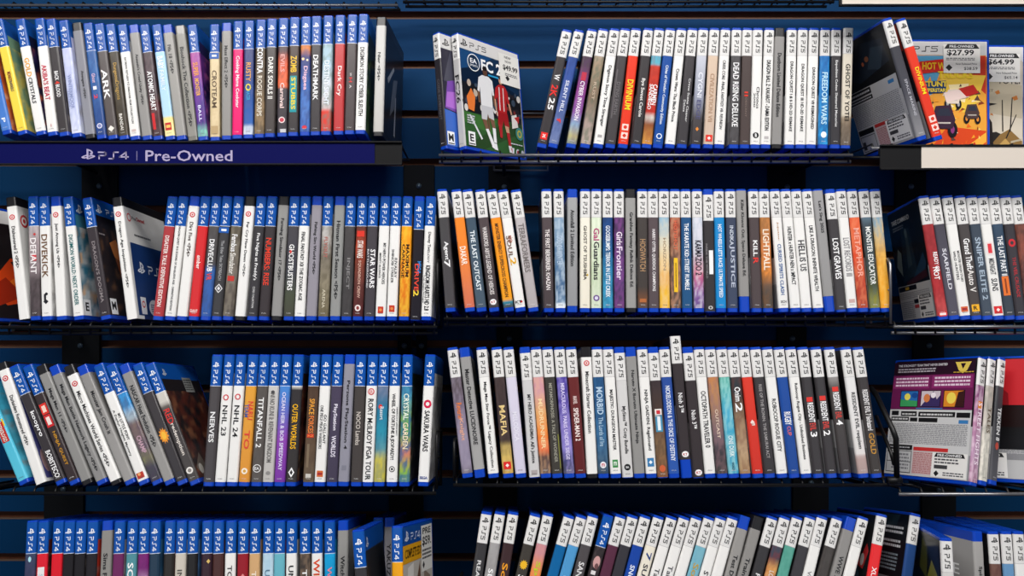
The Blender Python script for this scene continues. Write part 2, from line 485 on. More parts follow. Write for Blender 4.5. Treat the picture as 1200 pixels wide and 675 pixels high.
c(757, 832, '4', '0:#4a3c42,.6:#42363a,.7:#5a2a2c,1:#2c2022', 'dark plum, red based,', ('ATOMIC HEART', WH, .41, .75, 7), icons=[('p' if 0 else 'r', .84, 4, 24, '#c8242a', -2)], n=(.35, '#6e5a60'), by=165)
c(822, 897, '4', '0:#a2cdec,.8:#b4d8ee,.81:#ecd98a,1:#f0e6b0', 'sky blue, yellow footed,', ('BABY', WH, .28, .39, 8), ('FAMILY', '#e0ecf6', .40, .58, 6), icons=[('r', .885, 8.6, 11, '#c2322e'), ('r', .885, 6, 4, '#f0c060', 0, -.0006)], by=165)
c(878, 955, 'G', '#9a9894', 'pale grey, short black lettered,', ('Fifa 18 <PS4>', '#3a3a3c', .18, .43, 4.6), by=165)
c(945, 1018, 'G', '#8c8a84', 'grey, clear capped,', ('Bioshock The Collection <PS4>', '#333335', .19, .88, 4.8), shell='c', by=166)
c(1010, 1068, '4', '0:#a04a8c,.35:#b25aa0,.55:#5c3c94,.85:#3a2f7a,.92:#7cc8b0', 'pink to purple, orange lettered,', ('SUPER', '#f0a040', .33, .45, 7), ('MONSTER', '#f0b050', .47, .62, 6), ('BALL', '#e4e4ff', .7, .84, 4), n=(.45, '#7a3a9a'), front='#2a2058', fn=(.8, '#7a3a9a'), hi='#d86ab8', by=165.5)
grp('1L', 230, 4.5)
c(94, 97, '4', '0:#d9c6a0,1:#dcc8a0', 'beige, brown lettered,', ('CROTEAM', '#5c4a38', .40, .72, 6.8), icons=[('r', .275, 13.6, 9, '#1a56a8'), ('r', .275, 6.5, 3, '#e8eef8', 0, -.0006), ('r', .91, 10, 12, '#b89e74')], n=(.25, '#b99f70'), by=165.5)
c(158, 158, 'G', '#8f8d8a', 'grey, blue capped, black lettered,', ('Mass Effect 2 <PS4>', '#4c4c4e', .2, .56, 4.4), by=164)
c(220, 213, '4', '#e4126c', 'hot pink', ('Cooking Mama Cookstar', '#fbe6ee', .3, .74, 6), by=162.5)
c(278, 272, '4', '0:#45466c,.4:#2c3a72,.7:#23509a,.88:#2c62b0,.9:#c8d4e4,1:#dfe6ee', 'navy, gold lettered,', ('RUSTY', '#e0a24a', .36, .52, 7), ('O', '#e8d23a', .54, .6, 8), ('RACER', '#3aa0d0', .6, .68, 5), n=(.3, '#4f5a90'), by=162)
c(340, 330, '4', '0:#4c453c,.5:#6a5844,.8:#907858,1:#8a7356', 'brown, tall white lettered,', ('CONTRA', WH, .24, .46, 8), ('ROGUE CORPS', '#dcd4c4', .48, .82, 7), n=(.6, '#3a342c'), by=161)
c(398, 385, '4', '#484240', 'charcoal, white serif lettered,', ('DARK SOULS II', '#f0eee8', .33, .68, 7), by=160)
c(459, 450, '4', '0:#4a4448,.28:#553f42,.4:#e0603c,.58:#e06a44,.6:#4a4248,1:#39363c', 'black and orange', ('EVILS', '#e8a8a0', .31, .46, 6), ('Carnival', '#f0d4d0', .55, .76, 6), icons=[('o', .86, 9, 9, '#e8d8d8'), ('o', .86, 6, 6, '#c04050', 0, -.0006), ('p' if 0 else 'r', .95, 8, 5, '#c4c4c8', 2)], n=(.35, '#2e2a2e'), by=159.5)
c(518, 508, '4', '0:#4e3a38,.4:#453830,1:#39373a', 'black, yellow and teal lettered,', ('ZOMB', '#f0c020', .33, .47, 8.5), ('STUBBS', '#e8d010', .51, .78, 6), icons=[('r', .65, 9.5, 52, '#18909a', 0, -.0005)], by=158.5)
c(578, 570, '4', '0:#5a3424,.14:#6a3820,.27:#d88038,.34:#3a3a70,.6:#3866b0,.8:#4f7cc4,1:#3a5aa4', 'orange over blue', ('Disgaea', '#e8c0d4', .42, .62, 7), n=(.5, '#27306a'), hi='#ffffff', icons=[('o', .36, 4, 4, '#ffd8a0', -3), ('o', .37, 3, 3, '#ffe8c0', 3), ('o', .93, 7, 5, '#d02c3c')], by=158)
c(633, 626, '4', '#3e3a3c', 'black, bold white lettered,', ('DEATHMARK', WH, .33, .71, 7), by=157.5)
c(696, 680, '4', '0:#8db0b4,.4:#a9c4d4,.65:#d8d8dc,.78:#c4b4b4,.8:#d83a2c,1:#cc3028', 'pale blue with red base', ('DESTINY SIGHT', '#e4ecf8', .38, .75, 7), n=(.6, '#5f7a70'), by=157)
c(759, 748, '4', '#b9383a', 'red, white script lettered,', ('Dark Cry', '#f4e4e0', .43, .68, 7), by=156.5)
c(824, 806, '4', '#4b4344', 'dark grey, nearly plain,', ('W', '#d8d0d0', .49, .52, 3), ('H', '#d03030', .53, .57, 4.5), ('A', '#d8d0d0', .59, .62, 3), by=156)
c(882, 863, '4', W, 'white, tall black lettered,', ('DIGIMON STORY CYBER SLEUTH', '#2c2c2e', .28, .85, 6), by=155.5, front='#1c2a24', fn=(.6, '#3c5c30'), hi='#6a8a50')
c(975, 957, 'G', '0:#b9b8b6,.3:#c4c3c0,1:#b8b6b2', 'light grey', ('Nier <PS4>', '#5a5a5c', .3, .54, 3.6, -1), shell='k', fixed=True, by=158.5, yaw=3, label='grey game case with black caps in shrink wrap, last on the top left shelf',
  cover=[('r', '#1c1c20', 3, 6, 130, 158), ('p', '#5c6068', [(40, 40), (60, 100), (90, 110), (70, 60)]), ('p', '#9aa0a8', [(20, 90), (60, 120), (64, 116), (26, 84)]), ('p', '#8a8e96', [(70, 20), (76, 80), (82, 80), (80, 20)])])
# ---- top middle shelf
grp('1M', 490, 4.22)
c(81, 125, '5', '#2c2a30', 'black', ('CODE REVENANT', '#5a585e', .4, .75, 5), fixed=True, yaw=41, by=176, z=(4.8, 168.5), label='purple covered case leaning behind the soccer case on the top middle shelf',
  cover=[('r', '#d9d8d6', 1, 148, 129, 167), ('m', '#151517', 12, 157, 13), ('ps', '#151517', 24, 153, 7, 'PS5'), ('r', '#2e2c3c', 1, 5, 129, 147.5), ('p', '#4a4a58', [(3, 100), (20, 147), (60, 147), (50, 90)]), ('p', '#7a4ca8', [(2, 60), (10, 100), (50, 110), (60, 50)]), ('p', '#b070d0', [(4, 62), (8, 84), (36, 88), (40, 60)]), ('p', '#3f6ac4', [(1, 5), (1, 58), (60, 50), (60, 5)]), ('r', '#f4f4f4', 3, 7, 17, 26), ('t', '#151517', 'M', 5, 12, 10, 11, .03), ('r', '#151517', 4, 8, 16, 9.5)])
c(175, 219, '5', '#b9b8b8', 'silver grey', ('FC26', '#1c1c1e', .36, .6, 8), fixed=True, yaw=41, by=176.5, z=(4.8, 168.5), label='soccer game case with two players on its cover and a $49.99 sticker',
  cover=[('r', '#dcdad8', 1, 149, 129, 167.3), ('m', '#151517', 11, 158, 13), ('ps', '#2a2a2c', 23, 154, 7.2, 'PS5'), ('r', '#16304e', 1, 5, 129, 148.5),
         ('p', '#1d4878', [(1, 148), (1, 118), (44, 132), (70, 148)]), ('p', '#0e2038', [(1, 118), (44, 128), (129, 100), (129, 60), (1, 60)]),
         ('r', '#1a1c22', 1, 52, 129, 100), ('r', '#2e5a2c', 1, 5, 129, 56), ('p', '#24451f', [(1, 5), (40, 5), (129, 44), (129, 56), (90, 54)]), ('p', '#3c6e34', [(1, 40), (60, 30), (70, 52), (1, 56)])]
        + [('o', ['#4a3238', '#3c4a5c', '#7a3030', '#c0b0a0', '#2c2830', '#d8d4d0'][int(6 * hsh(i, 3, 2))], 4 + 122 * hsh(i, 1, 5), 60 + 40 * hsh(i, 2, 5), 2 + 3 * hsh(i, 4, 5), 2.5 + 3 * hsh(i, 5, 5)) for i in range(70)]
        + [('o', '#f2f2f2', 28, 132, 13, 13), ('o', '#16304e', 28, 132, 11.6, 11.6), ('t', '#f4f4f4', 'EA', 21, 131, 14, 7, .02), ('t', '#f4f4f4', 'SPORTS', 20, 126, 16, 3), ('t', '#f6f6f6', 'FC 26', 44, 124, 56, 18, .03), ('p', '#2f9ad0', [(58, 121), (84, 121), (84, 118.5), (58, 118.5)]),
         # first player, white kit
         ('p', '#6a4a38', [(50, 60), (53, 60), (54, 34), (50, 34)]), ('p', '#e4e4e6', [(36, 112), (44, 117), (58, 117), (66, 112), (68, 90), (64, 90), (63, 98), (63, 70), (38, 70), (38, 98), (36, 90), (32, 92)]), ('p', '#c8c8cc', [(38, 71), (63, 71), (64, 52), (53, 54), (51, 60), (48, 50), (37, 50)]),
         ('p', '#7a5844', [(38, 50), (48, 50), (50, 36), (44, 36)]), ('p', '#ececee', [(44, 36), (50, 37), (62, 14), (56, 11)]), ('p', '#7a5844', [(54, 54), (64, 52), (66, 40), (59, 40)]), ('p', '#ececee', [(59, 40), (66, 40), (66, 18), (60, 18)]), ('o', '#f0f0f0', 61, 12, 6, 3), ('p', '#e8e8ea', [(60, 17), (66, 17), (68, 7), (60, 8)]), ('o', '#5e4030', 51, 123, 5, 6.6), ('o', '#1c1614', 51, 127.6, 5, 3), ('p', '#7a5844', [(32, 92), (36, 90), (36, 74), (33, 74)]), ('p', '#7a5844', [(65, 90), (68, 90), (69, 74), (66, 74)]),
         # second player, red kit
         ('p', '#b2262a', [(72, 104), (80, 110), (92, 110), (98, 103), (102, 84), (97, 83), (95, 92), (94, 66), (74, 66), (75, 90), (70, 84), (68, 86)]), ('p', '#d8d0d0', [(79, 106), (81, 106), (80, 70), (78, 70)]), ('p', '#d8d0d0', [(88, 106), (90, 106), (89, 70), (87, 70)]), ('p', '#9c1c22', [(74, 67), (95, 67), (98, 46), (87, 48), (85, 56), (82, 46), (72, 48)]), ('p', '#c8987c', [(87, 48), (96, 47), (97, 38), (90, 38)]), ('p', '#a82228', [(90, 38), (97, 38), (99, 18), (93, 18)]), ('p', '#e8e8ea', [(92, 18), (99, 18), (101, 8), (94, 8)]), ('p', '#a82228', [(73, 48), (81, 48), (80, 28), (75, 28)]), ('o', '#c8987c', 85, 117, 4.6, 6.2), ('o', '#2c2018', 85, 121, 4.7, 3), ('p', '#c8987c', [(98, 84), (102, 84), (106, 68), (103, 67)]), ('p', '#c8987c', [(68, 86), (71, 85), (72, 68), (69, 68)]),
         ('p', '#e8e4e0', [(104, 66), (116, 70), (118, 50), (104, 46)]), ('p', '#c03030', [(110, 64), (122, 68), (120, 56)]), ('p', '#e47a38', [(8, 78), (18, 92), (26, 80), (22, 58), (10, 60)]), ('p', '#e0e2e6', [(10, 52), (14, 52), (36, 20), (33, 18)]),
         ('o', '#3f8a84', 120, 40, 9, 10), ('o', '#c8b83a', 120, 40, 5, 6), ('o', '#3f8a84', 120, 40, 3, 3.6),
         ('L', '#c8ccd0', 6, 38, 22, 52, 4), ('r', '#f6f6f6', 6, 7, 20, 27), ('t', '#151517', 'E', 9, 12.5, 8, 11, .03), ('r', '#151517', 7, 8.2, 19, 10),
         ('p', '#e0e4ea', [(96, 16), (105, 16), (104, 8), (100, 5)]), ('p', '#c83030', [(97, 15), (100, 15), (100, 7)]), ('o', '#d8dce4', 113, 10, 4.5, 5.5), ('o', '#b03038', 113, 10, 2.6, 3.4), ('o', '#c8ccd8', 124, 10, 3.6, 5), ('L', '#d8dce0', 98, 21, 126, 24, 1)],
  sticker=('f', [('r', '#e9e7e2', 84, 113, 130, 161), ('t', '#202022', 'NEW', 97, 154.5, 15, 4, .02), ('t', '#202022', 'NOW', 98, 148, 14, 4, .02), ('t', '#151517', '$49.99', 92, 135, 34, 9.5, .03), ('L', '#44444a', 96, 127, 124, 132, 2), ('p', '#151517', [(96, 124), (101, 128), (106, 124), (101, 119)])]))
c(738, 610, '5', '#3a3638', 'black, red and white lettered,', ('W', WH, .38, .43, 7.5), ('2K', '#e02c28', .47, .57, 9), ('25', WH, .58, .68, 8), icons=[('r', .90, 9.5, 10, '#e02a24'), ('t', .90, 5, 5, '#f4f4f4', 0, -.0006, '2K')])
c(798, 665, '5', '0:#2c4484,.4:#33509a,1:#6f7ea8', 'royal blue, white serif lettered,', ('SILENT HILL', '#dce0ee', .43, .70, 5), ('f', '#d83838', .75, .79, 6), n=(.3, '#24366c'), front='#18284c')
c(862, 755, '5', '0:#3a3338,.3:#4a3c44,.5:#8a3f86,.7:#8f5aa4,.8:#88a8c4,.9:#b9b07a,1:#4a7a9a', 'purple rainbow', ('CYBER INVASION', '#f0e8f0', .44, .77, 6), icons=[('r', .40, 7, 12, '#b83048')], n=(.3, '#5c2a6a'))
c(918, 825, '5', '0:#c9bfb2,.3:#a08a74,.6:#7d6a58,.8:#a8948c,1:#b9a69c', 'dusty tan photographic', ('RUST', '#c4b09a', .45, .6, 4), n=(.6, '#5a6a58'))
c(975, 890, '5', W, 'white, round black lettered,', ('Digimon Story Time Stranger', '#2c2c2e', .31, .82, 5.6), icons=[('r', .9, 6, 4, '#a8a4a4')])
c(1025, 950, '5', '#454143', 'charcoal, faint grey lettered,', ('DYING EARTH', '#6e6a6c', .45, .72, 5), icons=[('r', .55, 2, 70, '#625d5f', -4)])
c(1080, 1012, '5', '#e03a22', 'red, yellow lettered,', ('DIVINIUM', '#f0dc28', .43, .68, 8.4), icons=[('r', .825, 9, 9, '#f2d4cc'), ('o', .825, 5, 5, '#d83824', 0, -.0006), ('r', .895, 9, 9, '#f2d4cc'), ('d', .895, 6, 6, '#d83824', 0, -.0006)])
grp('1M', 740, 4.2185)
c(85, 22, '5', '#3b383a', 'black, white handwriting lettered,', ('Bye Sweet Carole', '#e8e6e2', .42, .74, 6))
c(140, 75, '5', '0:#5aa0c8,.3:#58b0c4,.32:#c43a28,.7:#c03024,.74:#d8d4cc,.8:#8a5230,1:#e0a04a', 'red adventure art', ('CARMEN', WH, .47, .64, 6.5, 2.6), ('SANDIEGO', WH, .47, .68, 5, -3), n=(.3, '#8a2420'))
c(195, 130, '5', '#164a98', 'deep blue, white lettered,', ('Cities of Wonder: Community Edition', '#e4ecf8', .31, .80, 5), icons=[('o', .9, 8, 8, '#e8eef8'), ('o', .9, 5.4, 5.4, '#164a98', 0, -.0006)])
c(250, 190, '5', W, 'white, slim black lettered,', ('Crown Wars: The Black Prince', '#2c2c2e', .34, .78, 4.4))
c(305, 250, '5', '#403d40', 'charcoal, two-line white lettered,', ('Crime Scene Cleaner', '#d8d8d8', .42, .78, 3, 2), ('Deluxe', '#d8d8d8', .6, .7, 3, -2.4))
c(358, 318, '5', '0:#d4d6dc,.3:#bcc0cc,.6:#8f93a4,.75:#4a4648,1:#3a3638', 'silver fading to black', ('CYGNI', '#e4e6ee', .37, .58, 6.5), ('EDGE', '#55567a', .6, .76, 6), icons=[('d', .84, 5, 6, '#e08a3a')])
c(413, 380, '5', '0:#d6bfa8,1:#cbb4a2', 'warm beige', ("CIVILIZATION VII", '#b39278', .38, .78, 6), icons=[('r', .915, 9.5, 9.5, '#e03c30'), ('d', .915, 5, 5, '#f4e4e0', 0, -.0006)])
c(468, 435, '5', W, 'white, long narrow black lettered,', ('CRISIS CORE -FINAL FANTASY VII- REUNION', '#38383a', .27, .84, 4.2))
c(522, 507, '5', '0:#4c4a4c,1:#454244', 'black, chunky white lettered,', ('DEAD RISING DELUXE', '#f0f0f0', .29, .82, 8.4), n=(.3, '#6a686a'))
c(577, 565, '5', '#4d4240', 'dark brown, small red lettered,', ('II', '#d83a2c', .53, .57, 5), ('DESCENT', '#7c6c66', .58, .74, 2.4))
c(625, 610, '5', W, 'white, black disc footed,', ('Chronos', '#333335', .49, .67, 4.2, 1.6), ('2000', '#333335', .54, .66, 2.6, -3), icons=[('o', .89, 8.4, 8.4, '#1c1c1e'), ('t', .89, 3, 5, '#f0f0f0', 0, -.0006, 'a')])
c(685, 663, '5', W, 'white, heavy black lettered,', ('DRAGON BALL Z: KAKAROT - DAIMA EDITION', '#161618', .27, .85, 6), icons=[('r', .91, 6, 4, '#b9b4b4')])
c(735, 718, 'G', '#8e8c8a', 'grey, black capped, dark lettered,', ('Dustborn Limited Deluxe Edition', '#3c3c3e', .21, .74, 5), shell='k')
c(795, 782, '5', W, 'white, slender black lettered,', ('DRAGON QUEST I & II HD-2D REMAKE', '#2e2e30', .28, .86, 5))
c(850, 838, '5', W, 'white, even black lettered,', ('DRAGON QUEST III HD-2D REMAKE', '#2e2e30', .3, .86, 5))
c(905, 888, '5', W, 'white, mid length black lettered,', ('DRAGON QUEST VII REIMAGINED', '#2e2e30', .33, .84, 5))
c(961, 948, '5', '0:#2c74b4,.5:#2a84c8,1:#2e98d4', 'bright blue, cyan lettered,', ('FREEDOM WARS', '#bfe4f4', .37, .8, 8), icons=[('o', .885, 8, 9, '#e8f2f8')], n=(.6, '#184c90'))
c(1015, 1008, '5', '#39373a', 'black, thin white lettered,', ('Expedition Codex: Shattered Memories', '#dcdcdc', .27, .82, 4.4))
c(1075, 1060, '5', '0:#ded7c8,.72:#d6cdbb,.75:#8c7a66,.82:#6a5c4e,1:#5a5048', 'cream, spaced black lettered,', ('GHOST OF YOTEI', '#26221e', .3, .77, 6.4), z=(4.8, 170.6), n=(.15, '#b8ac98'))
# ---- top right shelf
grp('1R', 960, 3.292)
LEGAL = lambda t0, t1: [('r', '#c6c6c6', 2, t0, 130, t1), ('L', '#6c6c70', 4, t0 + 2, 126, t1 - 2, 14)]
STK = lambda s, t: [('r', '#eceae6', s, t, s + 52, t + 33), ('p', '#1a1a1c', [(s + 3, t + 27), (s + 6, t + 32.5), (s + 46, t + 32.5), (s + 49, t + 27)]), ('t', '#f0f0f0', 'PRE-OWNED', s + 8, t + 28, 36, 3.4, .02), ('L', '#4a4a4e', s + 4, t + 18, s + 40, t + 26, 2), ('r', '#3a3a3c', s + 4, t + 11.5, s + 24, t + 16.5), ('p', '#151517', [(s + 4, t + 5), (s + 8, t + 9), (s + 12, t + 5), (s + 8, t + 1)]), ('L', '#4a4a4e', s + 18, t + 2, s + 48, t + 8, 2)]
c(257, 400, '5', '0:#3c3c42,.6:#4a4a52,1:#8c8c90', 'dark grey', ('SPACE MARINE', '#b4b4bc', .5, .8, 3.6), fixed=True, yaw=-5, by=166, label='leaning game case showing its dark back cover and pre-owned label, top right shelf',
  backprint=[('r', '#15181e', 1, 6, 130, 166), ('p', '#1c2430', [(10, 120), (60, 160), (120, 150), (126, 110), (60, 100)]), ('p', '#2c3844', [(70, 120), (90, 146), (120, 140), (100, 112)]), ('o', '#7a4a34', 74, 134, 5, 4), ('o', '#a8583a', 62, 130, 3, 3), ('p', '#0e1014', [(1, 100), (130, 118), (130, 100), (1, 92)]), ('r', '#b9b9ba', 1, 6, 130, 98), ('r', '#151517', 2, 88, 64, 97), ('L', '#c8c8cc', 4, 90, 60, 95, 1), ('r', '#151517', 2, 80, 64, 86), ('L', '#c8c8cc', 4, 81.5, 60, 84.5, 1), ('r', '#3a7ab0', 108, 88, 122, 93), ('L', '#7c7c80', 3, 44, 126, 78, 14), ('r', '#b03030', 48, 38, 84, 43), ('r', '#c8a8a8', 48, 8, 84, 37), ('L', '#9c6a6a', 49, 9, 83, 36, 12), ('r', '#17171a', 3, 34, 44, 42), ('r', '#a0a0a2', 3, 8, 44, 33), ('r', '#2a2a2c', 4, 9, 43, 32), ('r', '#a8a8aa', 5, 10, 42, 31), ('r', '#2a2a2c', 6, 12, 14, 24)],
  sticker=('b', STK(76, 9)))
c(310, 462, '5', '#dc3c28', 'red', ('DIVINIUM', '#f0dc28', .40, .62, 5.6), icons=[('r', .825, 9, 9, '#f2d4cc'), ('o', .825, 5, 5, '#d83824', 0, -.0006), ('r', .895, 9, 9, '#f2d4cc'), ('d', .895, 6, 6, '#d83824', 0, -.0006)], fixed=True, yaw=-5, by=166, label='leaning red game case with yellow lettering beside the truck racing cover',
  backprint=[('r', '#8c2a20', 1, 130, 130, 166), ('r', '#1c1c24', 1, 60, 130, 129), ('o', '#3a5a70', 110, 110, 8, 10), ('r', '#a8a8aa', 1, 6, 130, 58)], back='#2a2024')
TRUCK = lambda x, y, s, bc, wc: [('o', '#17141a', x - 9 * s, y - 9 * s, 5 * s, 8 * s), ('o', '#17141a', x + 9 * s, y - 10 * s, 5 * s, 8 * s), ('o', wc, x - 9 * s, y - 9 * s, 2 * s, 4 * s), ('o', wc, x + 9 * s, y - 10 * s, 2 * s, 4 * s), ('p', bc, [(x - 12 * s, y), (x - 8 * s, y + 14 * s), (x + 7 * s, y + 15 * s), (x + 12 * s, y), (x + 9 * s, y - 9 * s), (x - 9 * s, y - 9 * s)]), ('p', '#2c3040', [(x - 7 * s, y + 4 * s), (x - 5 * s, y + 11 * s), (x + 5 * s, y + 12 * s), (x + 8 * s, y + 4 * s)]), ('r', '#c8c0b8', x - 7 * s, y - 4 * s, x + 7 * s, y - 2.4 * s)]
def STK2(price, old, s, t):
    return [('r', '#eceae6', s, t, s + 54, t + 42), ('p', '#1a1a1c', [(s + 1, t + 36), (s + 6, t + 43), (s + 48, t + 43), (s + 53, t + 36)]), ('t', '#f0f0f0', 'PRE-OWNED', s + 9, t + 37.4, 36, 4, .02), ('t', '#151517', price, s + 5, t + 25, 40, 9.5, .03), ('L', '#4a4a4e', s + 4, t + 18.5, s + 46, t + 23, 2), ('p', '#151517', [(s + 3, t + 8), (s + 8, t + 13), (s + 13, t + 8), (s + 8, t + 3)]), ('t', '#4a4a4e', 'New Released Price', s + 18, t + 12, 31, 3), ('t', '#2c2c2e', old, s + 30, t + 4, 20, 5, .01)]
c(295, 297, '5', '#c8641e', 'orange', D=1.192, fixed=True, yaw=90, label='truck racing game case facing out with a $27.99 pre-owned sticker', z=(4.8, 168),
  cover=[('r', '#cfcfcf', 1, 148, 129.5, 167), ('m', '#151517', 11, 157, 13), ('ps', '#2a2a2c', 22, 153.5, 7.5, 'PS5'), ('r', '#e8a23c', 1, 5, 129.5, 147.6), ('p', '#58a0c8', [(1, 147), (70, 147), (50, 90), (1, 70)]), ('p', '#2c7890', [(1, 100), (40, 84), (46, 60), (1, 40)]), ('p', '#c83a24', [(96, 146), (129, 147), (129, 90), (118, 100)]), ('p', '#f0c848', [(60, 120), (129, 118), (110, 60), (70, 70)]), ('p', '#fbe8b0', [(74, 104), (104, 106), (98, 78), (80, 82)]), ('p', '#d8481e', [(1, 5), (129, 5), (129, 36), (60, 44), (1, 20)]), ('p', '#f08a28', [(10, 5), (60, 40), (70, 40), (44, 5)]), ('p', '#f6b040', [(90, 5), (129, 34), (129, 20), (110, 5)]), ('p', '#7a3c24', [(1, 30), (30, 40), (34, 20), (1, 8)]),
         ] + [('p', ['#f4d070', '#e86a20', '#8a3a20', '#f8e8c0', '#c83020', '#5a4038', '#f0a030'][int(7 * hsh(i, 9, 4))], [(x_ + 5 * hsh(i, 5, 4), y_), (x_ + 3 + 9 * hsh(i, 6, 4), y_ + 3 * hsh(i, 7, 4)), (x_ + 2 + 4 * hsh(i, 8, 4), y_ + 3 + 6 * hsh(i, 3, 4))]) for i in range(90) for x_, y_ in [(4 + 112 * hsh(i, 1, 4), 6 + 104 * hsh(i, 2, 4))]] + [
         ('p', '#d8281e', [(20, 124), (32, 138), (86, 144), (100, 134), (84, 126), (34, 120)]), ('t', '#f6c828', 'HOT WHEELS', 35, 126, 60, 11, .04), ('t', '#f0d030', 'TRUCKS', 58, 113, 52, 11, .04), ('p', '#1c3c6a', [(20, 108), (70, 110), (70, 92), (24, 90)]), ('t', '#f6d838', 'STUNT', 36, 101, 36, 8, .04), ('t', '#f6d838', 'SUPERSTARS', 36, 93, 36, 5.5, .03)]
        + TRUCK(80, 84, .9, '#e8d8c8', '#a8a8a8') + TRUCK(108, 62, .9, '#4a3838', '#d88838') + [('p', '#f0d8d0', [(66, 92), (96, 98), (104, 86), (70, 78)]), ('p', '#c02820', [(88, 98), (110, 104), (118, 92), (100, 86)])] + TRUCK(66, 52, 1.45, '#3a2438', '#8a3a78'),
  sticker=('f', STK2('$27.99', '$28.59', 66, 121)))
c(441, 441, '5', '#b8ae9c', 'cream', D=1.215, fixed=True, yaw=90, label='cream game case with a $64.99 pre-owned sticker at the right edge', z=(4.8, 168),
  cover=[('r', '#d6d5d2', 1, 148, 129.5, 167), ('ps', '#2a2a2c', 22, 153.5, 7.5, 'PS5'), ('r', '#d2c8b6', 1, 5, 129.5, 147.6), ('p', '#c0b49c', [(1, 80), (129, 60), (129, 110), (1, 130)]), ('o', '#2c2622', 70, 124, 12, 15), ('o', '#d2c8b6', 70, 124, 9.5, 12.5), ('t', '#2c2622', 'YOTEI', 92, 112, 34, 10), ('t', '#6a5c4e', 'GHOST', 62, 100, 24, 4), ('p', '#2a2622', [(1, 5), (129, 5), (129, 22), (90, 40), (60, 34), (1, 56)]), ('p', '#8a6a3c', [(70, 6), (96, 36), (110, 44), (129, 26), (129, 10)]), ('p', '#c09a58', [(84, 10), (104, 30), (118, 14)]), ('p', '#241f1e', [(56, 20), (58, 56), (66, 70), (74, 70), (84, 54), (86, 18)]), ('o', '#5c4030', 70, 75, 5, 6), ('p', '#1d1918', [(52, 80), (66, 84), (70, 92), (76, 84), (92, 82), (72, 77)]), ('p', '#2c2622', [(99, 40), (101, 40), (100, 88), (98.6, 88)]), ('p', '#2c2622', [(110, 40), (112, 40), (115, 92), (113.6, 92)]), ('p', '#2c2622', [(104, 30), (106, 30), (121, 66), (119.6, 66)]), ('p', '#c4783a', [(88, 100), (94, 103), (96, 98), (91, 96)]), ('p', '#c4783a', [(114, 92), (121, 95), (123, 89), (117, 87)]), ('p', '#c4783a', [(80, 66), (84, 68), (86, 64)]), ('p', '#b4a890', [(112, 26), (128, 30), (128, 27), (112, 23)])],
  sticker=('f', STK2('$64.99', '$65.14', 72, 115)))
# ---- second left shelf
grp('2L', 0, 4.22)
c(-230, -168, '5', '#c8401c', 'orange', fixed=True, yaw=18, by=377, label='orange fire covered game case at the far left end, second left shelf',
  cover=[('r', '#dcdad8', 1, 148, 130, 167), ('r', '#1c1618', 1, 5, 130, 147.5), ('p', '#e84a14', [(30, 50), (70, 96), (130, 84), (130, 40), (60, 24)]), ('p', '#f87a20', [(60, 56), (100, 84), (128, 74), (118, 46)]), ('p', '#a82a10', [(20, 40), (60, 66), (90, 40), (40, 20)]), ('p', '#d8d0cc', [(88, 122), (98, 134), (104, 128), (96, 116), (100, 108), (94, 106)]), ('p', '#3a2420', [(70, 90), (96, 100), (110, 70), (90, 60)]), ('r', '#f4f4f4', 104, 8, 124, 30), ('t', '#151517', 'T', 109, 14, 10, 13, .03)])
c(50, 118, 'W', W, 'white, black capped, red ringed,', ('Dishonored 2 <PS4>', '#2c2c2e', .24, .58, 5), icons=[('o', .165, 7.5, 7.5, '#c83038'), ('o', .165, 4.6, 4.6, W, 0, -.0005), ('o', .165, 2.4, 2.4, '#c83038', 0, -.0006)], shell='k', z=(1, 158),
  cover=[('o', '#c83038', 14, 138, 9, 9), ('o', W, 14, 138, 6, 6), ('o', '#c83038', 14, 138, 3, 3)])
c(160, 172, '4', '0:#bdb4b4,.3:#b8aeb0,.36:#a89a9c,.6:#8a7c80,.68:#4a4244,1:#403a3c', 'grey over black, blocky lettered,', ('DEFIANT', '#f0eaea', .34, .63, 8), icons=[('d', .31, 4, 4, '#c83a3a', 2), ('r', .5, 6, 8, '#d04048', 1, -.0005)], n=(.4, '#6e6266'))
c(214, 230, '4', W, 'white with decorated brown lettering', ('DIVEKICK', '#6a4a2c', .31, .66, 8), icons=[('o', .79, 4, 4, '#26262a', 1), ('r', .815, 3, 9, '#26262a', -1), ('d', .85, 7, 7, '#26262a')])
c(272, 302, 'W', W, 'white, red ringed, blue capped,', ('Just Among Us <PS4>', '#2c2c2e', .22, .58, 5), icons=[('o', .15, 7.5, 7.5, '#c83038'), ('o', .15, 4.6, 4.6, W, 0, -.0005), ('o', .15, 2.4, 2.4, '#c83038', 0, -.0006)])
c(332, 388, '4', W, 'white, teal lettered,', ('DIGIMON WORLD: NEXT ORDER', '#1f6a6c', .31, .88, 5.6), front='#3a7a94', fn=(.9, '#d0d4d4'), hi='#e0b080', cover=[('m', '#e8ecf4', 14, 155, 15), '|', ('r', '#f4f4f4', 4, 6, 22, 28), ('t', '#151517', 'E', 8, 12, 9, 12, .03)])
c(428, 522, '4', '#3a3438', 'black, small grey lettered,', ("DRAGON'S DOGMA", '#8c8486', .36, .86, 4.6), front='#17131a', fn=(.35, '#3a2a24'), hi='#6a4a34',
  cover=[('m', '#e8ecf4', 14, 156, 15), ('ps', '#e8ecf4', 34, 152, 7, 'PS4'), ('p', '#c8783a', [(30, 110), (50, 118), (62, 96), (50, 78), (38, 92)]), ('p', '#8a4a28', [(40, 90), (56, 86), (70, 60), (50, 60)]), '|', ('r', '#f4f4f4', 6, 7, 24, 29), ('t', '#151517', 'M', 9, 13, 12, 12, .03), ('L', '#8c8486', 4, 118, 20, 122, 1)])
